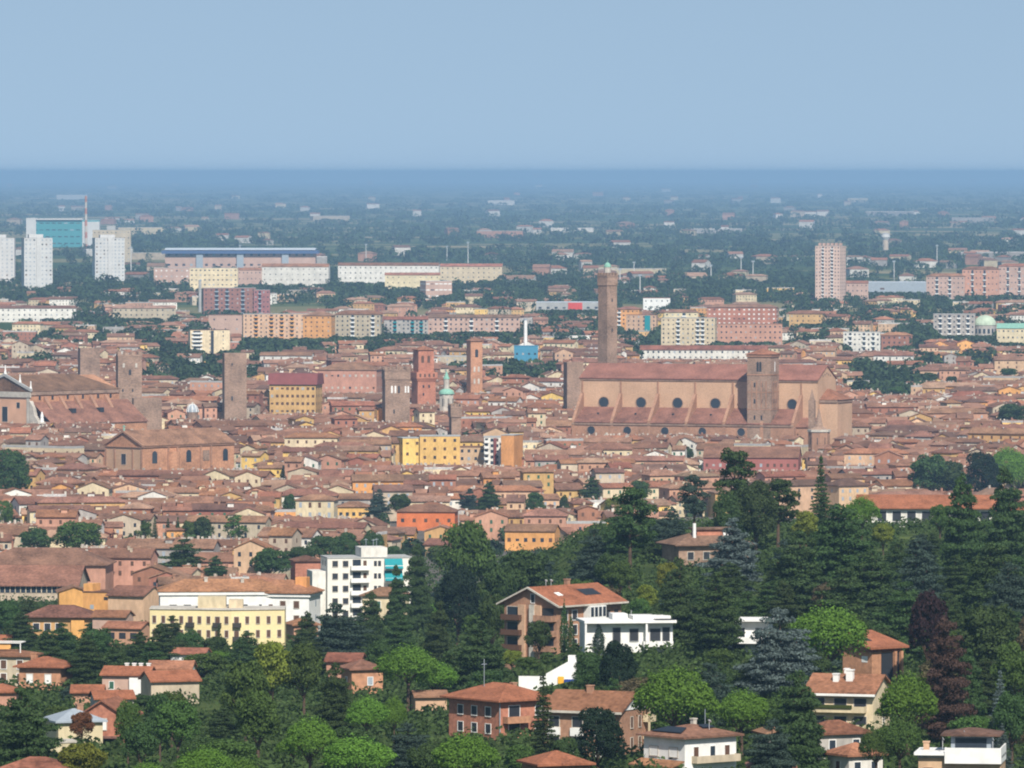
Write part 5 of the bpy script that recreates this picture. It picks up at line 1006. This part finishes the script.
# low undergrowth on the slope, uncounted
def undergrowth():
    L = []
    P = []
    for _ in range(10500):
        D = nr.uniform(980, 2900); px = nr.uniform(-60, 1084); x = (px - 512) / F * D
        if px < 380 and D > 2330 or px > 640 and D > 2400: continue
        if any((x - fx) ** 2 + (D - fy) ** 2 < (fr * .9) ** 2 for fx, fy, fr in FOOT if abs(fy - D) < 30): continue
        P.append((x, D, zg(x, D)))
    P = np.array(P); n = 34
    c = np.repeat(P, n, 0); d = nr.normal(size=c.shape); d /= np.linalg.norm(d, axis=1)[:, None]; d[:, 2] = np.abs(d[:, 2])
    r = np.repeat(nr.uniform(.9, 3.4, len(P)), n)[:, None]
    pos = c + d * r * np.array([1.2, 1.2, .9]); nn = d + .5 * nr.normal(size=d.shape); nn /= np.linalg.norm(nn, axis=1)[:, None]
    V, tone = quads(pos, nn, nr.uniform(.6, 1.1, len(pos)))
    o = link('undergrowth', qmesh('undergrowth', V, tone, leafmat('undergrowth_leaves', (.055, .085, .024)))); o['kind'] = 'stuff'
undergrowth()

# ------------------------------------------------------------------ far woods (uncountable)
def noise2(x, y, seed=0):
    return (np.sin(x * .0011 + 1.3 + seed) * np.cos(y * .0007 - .4 + seed * 2) + np.sin(x * .0031 - y * .0013 + 2 + seed) * .7 + np.sin(x * .0007 + y * .0019 + 5 * seed) * .8) / 2.5
GREEN = [ # px0, px1, py0, py1, count : tree masses of town and suburb
 (-10, 260, 284, 304, 150), (40, 130, 308, 330, 40), (70, 200, 322, 345, 60), (140, 230, 336, 400, 110), (0, 60, 366, 378, 22), (40, 60, 342, 352, 12), (250, 530, 335, 358, 190), (250, 400, 350, 372, 60), (235, 275, 340, 400, 40), (440, 470, 350, 395, 30), (480, 530, 375, 400, 40), (320, 540, 284, 313, 240), (500, 620, 282, 312, 110), (540, 605, 314, 352, 110),
 (512, 560, 330, 350, 20), (600, 770, 338, 352, 90), (640, 700, 300, 318, 30), (770, 1030, 292, 332, 260), (690, 830, 284, 304, 120), (800, 850, 330, 356, 24), (900, 935, 330, 352, 60), (935, 1030, 340, 350, 50), (845, 925, 372, 402, 70), (900, 1030, 362, 378, 40), (620, 640, 350, 362, 14), (520, 560, 375, 402, 40), (-10, 1034, 405, 560, 380), (150, 200, 404, 412, 14), (370, 420, 330, 345, 20), (200, 250, 300, 320, 26), (256, 340, 274, 300, 70), (500, 1034, 258, 302, 330), (0, 520, 250, 286, 200), (-10, 1034, 318, 352, 160), (0, 180, 296, 306, 60)]
BUILT = [(c[0], c[1], c[2], c[3], c[4]) for c in CLEAR if c[4] > 4600]
def far_woods():
    pos, rx, rz, nl = [], [], [], []
    for p0, p1, a, b, n in GREEN:
        for _ in range(int(n * 1.4)):
            py = nr.uniform(a, b); px = nr.uniform(p0, p1); D = F * CAMH / (py - HORY)
            w_ = nr.uniform(8, 17); h = nr.uniform(7, 13)
            hit = False; town = py > 404
            if town:
                w_ *= .55; h *= .7
                if any(q0 - 8 < px < q1 + 8 and t - 4 < py and py - h / D * F < bb + 3 for q0, q1, t, bb, Db in CLEAR if Db > D - 60): continue
            for q0, q1, t, bb, Db in BUILT:
                if town: break
                if q0 - 3 < px < q1 + 3 and abs(D - Db) < 26: hit = True; break
                if D < Db and q0 + 1 < px < q1 - 1 and py - h / D * F < bb - 4: h = max(4, (py - bb + 4) * D / F)
            if hit: continue
            pos.append(((px - 512) / F * D, D, 0)); rx.append(w_ / 2); rz.append(h); nl.append(150 if town else 110 if D < 6500 else 70)
    for _ in range(10500):                       # hedges and woods of the plain
        py = 173.5 + 132 * nr.random() ** 1.15; px = nr.uniform(-60, 1084); D = F * CAMH / (py - HORY); x = (px - 512) / F * D
        if D > 70000 or noise2(x * 1.2, D * .9, 1) < -.42 + .10 * nr.normal(): continue
        if any(q0 - 3 < px < q1 + 3 and t - 2 < py < bb + 5 for q0, q1, t, bb, Db in BUILT): continue
        w_ = nr.uniform(5, 16) * D / F; h = min(nr.uniform(8, 17), w_ * .9)
        pos.append((x, D, 0)); rx.append(w_ / 2); rz.append(h); nl.append(46 if D < 16000 else 24)
    pos, rx, rz, nl = np.array(pos), np.array(rx), np.array(rz), np.array(nl)
    c = np.repeat(pos, nl, 0); d = nr.normal(size=c.shape); d /= np.linalg.norm(d, axis=1)[:, None]; d[:, 2] = np.abs(d[:, 2]) * 1.0; d[:, 1] *= .8
    RX, RZ = np.repeat(rx, nl), np.repeat(rz, nl)
    sc = np.stack([RX, np.minimum(RX, 25), RZ * .62], -1); p = c + d * sc * nr.uniform(.8, 1.08, len(c))[:, None]; p[:, 2] += RZ * .38
    low = nr.random(len(c)) < .3; p[low, 2] = RZ[low] * nr.uniform(.05, .5, low.sum())
    nn = d + .5 * nr.normal(size=d.shape); nn /= np.linalg.norm(nn, axis=1)[:, None]
    V, tone = quads(p, nn, np.maximum(1.3, np.minimum(RX * .5, RZ * .8)) * nr.uniform(.7, 1.2, len(c)))
    t0 = np.repeat(nr.random(len(pos)), nl); tone = .35 * tone + .65 * t0
    o = link('far_woods', qmesh('far_woods', V, tone, leafmat('far_woodland', (.048, .08, .03), .5))); o['kind'] = 'stuff'
    print('far woods quads', len(c))
far_woods()
# ------------------------------------------------------------------ the roofs of the town
for t_ in TREES:
    if t_[7] > 2200: CLEAR.append((t_[3] - t_[6] / 2 + 2, t_[3] + t_[6] / 2 - 2, t_[4], t_[4] + .62 * (t_[5] - t_[4]), t_[7]))
CL = np.array(CLEAR); FT = np.array(FOOT)
hs = []
def street_angle(x, y):
    return R(14 * math.sin(x * .011 + y * .004) + 16 * math.sin(y * .0063 - x * .003 + 1) - 4)
WW = [16, 12, 5, 13, 8, 7, 12, 13, 5, 4]
def try_house(x, D, w_, d, h, a, typ, wi, ri, pitch):
    hw = (w_ * abs(math.cos(a)) + d * abs(math.sin(a))) / 2
    if len(FT):
        r = math.hypot(w_, d) * .36
        if ((FT[:, 0] - x) ** 2 + (FT[:, 1] - D) ** 2 < (FT[:, 2] + r) ** 2).any(): return
    g = zg(x, D); s = D / F
    p0, p1 = 512 + (x - hw) / s, 512 + (x + hw) / s
    rise = d / 2 * pitch + .3 if typ != 'flat' else 1.0
    m = (CL[:, 4] > D) & (CL[:, 1] > p0 + .5) & (CL[:, 0] < p1 - .5)
    if m.any():
        lim = CL[m, 3].max()                   # highest row the roof may reach
        mx = at(512, lim - .5, D)[1] - g - rise
        if mx < h: h = mx
        if h < 3.4: return
    hs.append((x, D, g, w_, d, h, a, typ, wi, ri, pitch, p0, p1, proj(x, D, g + h + rise)[1], proj(x, D, g)[1]))
D = 2330.0
while D < 5900:
    half = 545 / F * D; x = -half
    dens = 1.0 if D < 5000 else .5
    while x < half:
        w_ = rnd.choice([8, 9, 11, 13, 15, 18, 22, 28, 36]) * rnd.uniform(.85, 1.15); px = 512 + (x + w_ / 2) / D * F
        ok = rnd.random() < dens
        lim = 2330 if px < 250 else 2330 + (px - 250) * 4 if px < 420 else 2950
        if px > 640: lim = 3150
        if D < lim: ok = False
        if D < 2700 and rnd.random() < .25: ok = False
        for q0, q1, t, b, n in GREEN:
            py = HORY + F * CAMH / D
            if q0 < px < q1 and t < py < b and py < 404 and rnd.random() < .93: ok = False
        if ok:
            DD = D + rnd.uniform(-7, 7); a = street_angle(x, DD) + R(rnd.choice([0, 0, 0, 0, 90])) * 0 + rnd.gauss(0, .10)
            d = rnd.uniform(8, 12.5); h = max(5.0, rnd.gauss(9.6, 2.5)); typ = rnd.choices(['gable', 'hip', 'gabley', 'flat'], [50, 26, 20, 4])[0]
            if typ == 'gabley': w_ = min(w_, 13)
            wi = rnd.choices(range(10), WW)[0]; ri = rnd.choices(range(5), [40, 17, 24, 12, 7])[0]
            try_house(x + w_ / 2, DD, w_, d, h, a, typ, wi, ri, rnd.uniform(.30, .44))
        x += w_ * rnd.uniform(.9, 1.0) + (rnd.uniform(3, 10) if rnd.random() < .16 else 0)
    D += rnd.uniform(12.5, 17)
near_n = len(hs)
for _ in range(400):                           # suburb houses
    py = rnd.uniform(296, 352); D = F * CAMH / (py - HORY); px = rnd.uniform(-10, 1034)
    wi = rnd.choices(range(10), WW)[0]
    try_house((px - 512) / F * D, D, rnd.uniform(12, 34), rnd.uniform(9, 13), rnd.uniform(5, 11), R(rnd.uniform(-20, 20)), rnd.choice(['gable', 'hip', 'hip', 'flat']), wi, rnd.choice([0, 1, 1, 2, 4]), .36)
for _ in range(900):                          # specks of the plain
    py = 176 + 122 * rnd.random() ** .9; D = F * CAMH / (py - HORY); px = rnd.uniform(-10, 1034); x = (px - 512) / F * D
    if noise2(x * 1.7, D * 1.3, 3) + rnd.gauss(0, .25) < .34: continue
    big = rnd.random() < .09
    try_house(x, D, (rnd.uniform(30, 90) if big else rnd.uniform(10, 26)) * (1 + D / 30000), rnd.uniform(10, 30), rnd.uniform(5, 10) * (1 + D / 26000), R(rnd.uniform(-25, 25)), 'flat' if big else rnd.choice(['hip', 'gable']), rnd.choice([5, 5, 5, 0, 6, 3, 9]), rnd.choice([1, 2, 4]), .3)
# how much of each house shows: paint far to near
buf = np.full((768, 1024), -1, np.int32)
items = [(h[1], i, h[11], h[12], h[13], h[14]) for i, h in enumerate(hs)] + [(c[4], -1, c[0], c[1], c[2], c[3] + 12) for c in CLEAR] + [(t[7], -1, t[3] - t[6] * .4, t[3] + t[6] * .4, t[4], t[5] + 5) for t in TREES if t[7] < 2300]
for Dd, i, p0, p1, t, b in sorted(items, key=lambda q: -q[0]):
    y0, y1, x0, x1 = max(0, int(round(t))), min(768, int(round(b))), max(0, int(round(p0))), min(1024, int(round(p1)))
    if y1 > y0 and x1 > x0: buf[y0:y1, x0:x1] = i
cnt = np.bincount(buf[buf >= 0], minlength=len(hs))
hand = sum(1 for o in C.objects if o.parent is None and o.get('category') == 'house')
order = [i for i in np.argsort(-cnt[:near_n]) if cnt[i] >= 6][:292 - hand]
chosen = set(int(i) for i in order)
def house_parts(w_, d, h, typ, pitch):
    a, b = MB(), MB(); rot = 0
    if typ == 'gable': a.gwall(w_, d, h, pitch, -3); b.groof(w_, d, h, pitch, .7, .35)
    elif typ == 'gabley':
        a.gwall(d, w_, h, pitch, -3); b.groof(d, w_, h, pitch, .7, .35); M = Matrix.Rotation(math.pi / 2, 4, 'Z'); a.xf(M); b.xf(M)
    elif typ == 'hip': a.box(-w_ / 2, w_ / 2, -d / 2, d / 2, -3, h); b.hroof(w_, d, h, pitch, .7, .35)
    else:
        a.box(-w_ / 2, w_ / 2, -d / 2, d / 2, -3, h); b.box(-w_ / 2, w_ / 2, -d / 2, d / 2, h + .02, h + .3)
        b.box(-w_ / 2, w_ / 2, -d / 2, -d / 2 + .3, h + .31, h + 1.1).box(w_ / 2 - .3, w_ / 2, -d / 2 + .31, d / 2, h + .31, h + 1.1)
    return a, b
def chims(w_, d, h, typ, pitch, n):
    out = []
    for _ in range(n):
        x, y = rnd.uniform(-.4, .4) * w_, rnd.uniform(-.3, .35) * d
        z = h + .5 if typ == 'flat' else h + (max(0, min(d / 2 - abs(y), (w_ / 2 - abs(x)) if typ == 'hip' else 99)) if typ != 'gabley' else max(0, w_ / 2 - abs(x))) * pitch
        out.append((x, y, z))
    return out
SM = MB(); WOOD = [(.12, .09, .07), (.05, .05, .05), (.16, .17, .16), (.08, .12, .09)]
TOWN = []
for i, hh in enumerate(hs):
    x, D, g, w_, d, h, a, typ, wi, ri, pitch, p0, p1, t, b = hh
    if i >= near_n or i not in chosen:
        if i < near_n and cnt[i] == 0 and (b > 780 or t > 700): continue
        A, B = house_parts(w_, d, h, typ, pitch); far = i >= near_n
        n0 = len(SM.v); v = rnd.uniform(.85, 1.15) * (.72 if far and D > 9000 else 1)
        SM.col = tuple(c * v for c in WALLC[wi]); SM.add(A.v, A.f); v = rnd.uniform(.65, 1.3)
        SM.col = tuple(c * v for c in (ROOFC[ri] if typ != 'flat' else (.42, .40, .38))); SM.add(B.v, B.f)
        if not far or D < 9000:
            n = max(2, int(w_ / 3.2)); SM.col = rnd.choice(WOOD)
            for u in lin(-w_ / 2, w_ / 2, n):
                if rnd.random() < .85: SM.box(u - .5, u + .5, -d / 2 - .05, -d / 2 + .1, h - 2.7, h - 1.2)
                if h > 7 and rnd.random() < .85: SM.box(u - .5, u + .5, -d / 2 - .05, -d / 2 + .1, h - 5.9, h - 4.3)
            for cx, cy, cz in chims(w_, d, h, typ, pitch, rnd.choice([0, 1, 2, 2, 3, 4])):
                SM.col = rnd.choice([(.4, .33, .27), (.3, .16, .11), (.42, .37, .31), (.5, .46, .4)]); q = rnd.uniform(.3, .5); SM.box(cx - q, cx + q, cy - q, cy + q, cz - .8, cz + rnd.uniform(1.0, 1.9))
            if typ == 'gable' and rnd.random() < .25:
                u = rnd.uniform(-.3, .3) * w_; zz = h + d * .22 * pitch; SM.col = WALLC[rnd.choice([0, 5, 6, 3])]; SM.box(u - 1.3, u + 1.3, -d * .3, -d * .05, zz - .5, zz + 1.7); SM.col = ROOFC[ri]; SM.box(u - 1.6, u + 1.6, -d * .33, -d * .03, zz + 1.72, zz + 1.95)
        SM.xf(Matrix.Translation((x, D, g)) @ Matrix.Rotation(a, 4, 'Z'), n0)
        continue
    A, B = house_parts(w_, d, h, typ, pitch)
    root = thing('town_house', None, 'house', x, D, g, a, 'tiled houses of the old town')
    part('wall', A, WALL[wi], root); part('roof', B, ROOF[ri] if typ != 'flat' else GREYC, root)
    n = max(2, min(6, int(w_ / 3.4))); sm = rnd.choice([SHUT, GLASS, GSHUT, METAL, SHUT]); vis = min(b, 768) - t
    for u in lin(-w_ / 2, w_ / 2, n):
        win(root, 'f', w_, d, u, h - 2.0, 1.0, 1.5, sm)
        if h > 7 and cnt[i] > 40: win(root, 'f', w_, d, u, h - 5.2, 1.0, 1.6, sm)
    if abs(a) > .12: win(root, 'l' if a > 0 else 'r', w_, d, 0, h - 2.0, 1.0, 1.5, sm)
    nc = rnd.choice([0, 1, 1, 2, 2, 3]); cc = rnd.choice([0, 0, 1])
    for c in chims(w_, d, h, typ, pitch, nc): chimney(root, *c, [WALL[6], BRICK][cc], .8, 1.3)
    dm = typ == 'gable' and rnd.random() < .3
    if dm:
        u = rnd.uniform(-.3, .3) * w_; zz = h + d * .22 * pitch
        o = part('dormer', MB().box(-1.2, 1.2, -1.3, 1.3, -.5, 1.6), WALL[rnd.choice([0, 5, wi])], root, (u, -d * .17, zz)); part('dormer_roof', MB().box(-1.5, 1.5, -1.6, 1.5, 1.62, 1.85), ROOF[ri], o)
    if rnd.random() < .15:
        c = chims(w_, d, h, typ, pitch, 1)[0]; dish(root, c[0], c[1], c[2] + .6, .6)
    TOWN.append((root, (p0 + p1) / 2, (t + min(b, t + 14)) / 2, WALLN[wi], ROOFN[ri], typ, nc, cc, dm, cnt[i], h))
SMM = mat('house_fabric', (.4, .3, .2), .24, .2, .92, 1.5, attr='col')
me = SM.mesh('houses', SMM); ca = me.attributes.new('col', 'FLOAT_COLOR', 'FACE')
arr = np.ones((len(SM.c), 4), np.float32); arr[:, :3] = np.array([c if c else (.4, .3, .2) for c in SM.c]); ca.data.foreach_set('color', arr.ravel())
o = link('far_houses', me); o['kind'] = 'stuff'
print('town houses', len(TOWN), 'of', near_n, 'rest', len(hs) - len(TOWN))

# ------------------------------------------------------------------ labels that single out each repeat
REF = [('the basilica', 640, 440), ('the bell tower', 763, 450), ('the apse', 840, 445), ('the pedimented church', 170, 478), ('the dull-red building', 750, 478), ('the yellow block', 440, 472), ('the orange slab', 512, 474),
       ('the red-orange house', 428, 532), ('the cream house', 316, 520), ('the teal awnings', 362, 560), ('the yellow hotel', 205, 620), ('the galleried convent', 30, 590), ('the ribbed dome', 192, 424), ('the stocky tower', 396, 430),
       ('the lone tower', 234, 426), ('the statue', 42, 440), ('the twin-gabled house', 532, 552), ('the copper cupola', 446, 415), ('the campanile', 475, 405), ('the banded palace', 296, 412), ('the hilltop villa', 927, 505),
       ('the brick villa', 560, 600), ('the white villa', 626, 632), ('the hipped house', 500, 705), ('the solar-panel house', 690, 750), ('the cream villa', 850, 690), ('the brick pavilion', 872, 655), ('the ochre penthouse', 962, 750),
       ('the white-gabled house', 597, 715), ('the flue villa', 716, 545), ('the orange-brick house', 362, 675), ('the red gable', 110, 720), ('the four chimneys', 129, 685), ('the beige flats', 10, 665), ('the garden wall', 548, 672), ('the terraced villa', 748, 635), ('the white wing', 284, 605), ('the orange gable', 73, 595), ('the keep', 147, 435), ('the green dome', 985, 325)]
def rel(px, py):
    n, rx, ry = min(REF, key=lambda q: (q[1] - px) ** 2 + ((q[2] - py) * 1.3) ** 2)
    dx, dy = px - rx, py - ry
    if abs(dx) > 2.2 * abs(dy): return ('right of ' if dx > 0 else 'left of ') + n
    if abs(dy) > 2.2 * abs(dx): return ('below ' if dy > 0 else 'above ') + n
    return ('below ' if dy > 0 else 'above ') + ('right of ' if dx > 0 else 'left of ') + n
ORD = ['first', 'second', 'third', 'fourth', 'fifth', 'sixth', 'seventh', 'eighth', 'ninth', 'tenth', 'eleventh', 'twelfth']
def give(entries):                             # entries: (object, px, base text, relation, extra)
    groups = {}
    for e in entries: groups.setdefault((e[2], e[3]), []).append(e)
    for (tx, r_), es in groups.items():
        es.sort(key=lambda e: e[1]); xs = [e[4] for e in es]
        for k, e in enumerate(es):
            if len(es) == 1: s_ = f'{tx} {r_}'
            elif e[4] and xs.count(e[4]) == 1: s_ = f'{tx}, {e[4]}, {r_}'
            else: s_ = f'{tx} {r_}, {ORD[k]} from left'
            e[0]['label'] = s_
ents = []
RT = {'gable': 'gabled', 'hip': 'hipped', 'gabley': 'gable fronted', 'flat': 'terraced'}
for (o, px, py, wn, rn, typ, nc, cc, dm, c_, h) in TOWN:
    ex = ['', f"one {['pale', 'brick'][cc]} chimney", f"two {['pale', 'brick'][cc]} chimneys", f"three {['pale', 'brick'][cc]} chimneys"][nc]
    ents.append((o, px, f'{wn} house with {"grey" if typ == "flat" else rn} {RT[typ]} roof', rel(px, py), ex))
give(ents)
ents = []
for (o, kind, col, px, top, base, wpx, D) in TREES:
    ms = wpx * D / F; ht = (base - top) * D / F
    sz = 'broad' if ms > 14 else 'slim' if ms < 6.5 and kind != 'cypress' else 'small' if ht < 11 else 'tall' if ht > 22 else ''
    ents.append((o, px, ' '.join(f'{sz} {col} {KIND[kind][1]}'.split()), rel(px, (top + base) / 2), ''))
give(ents)
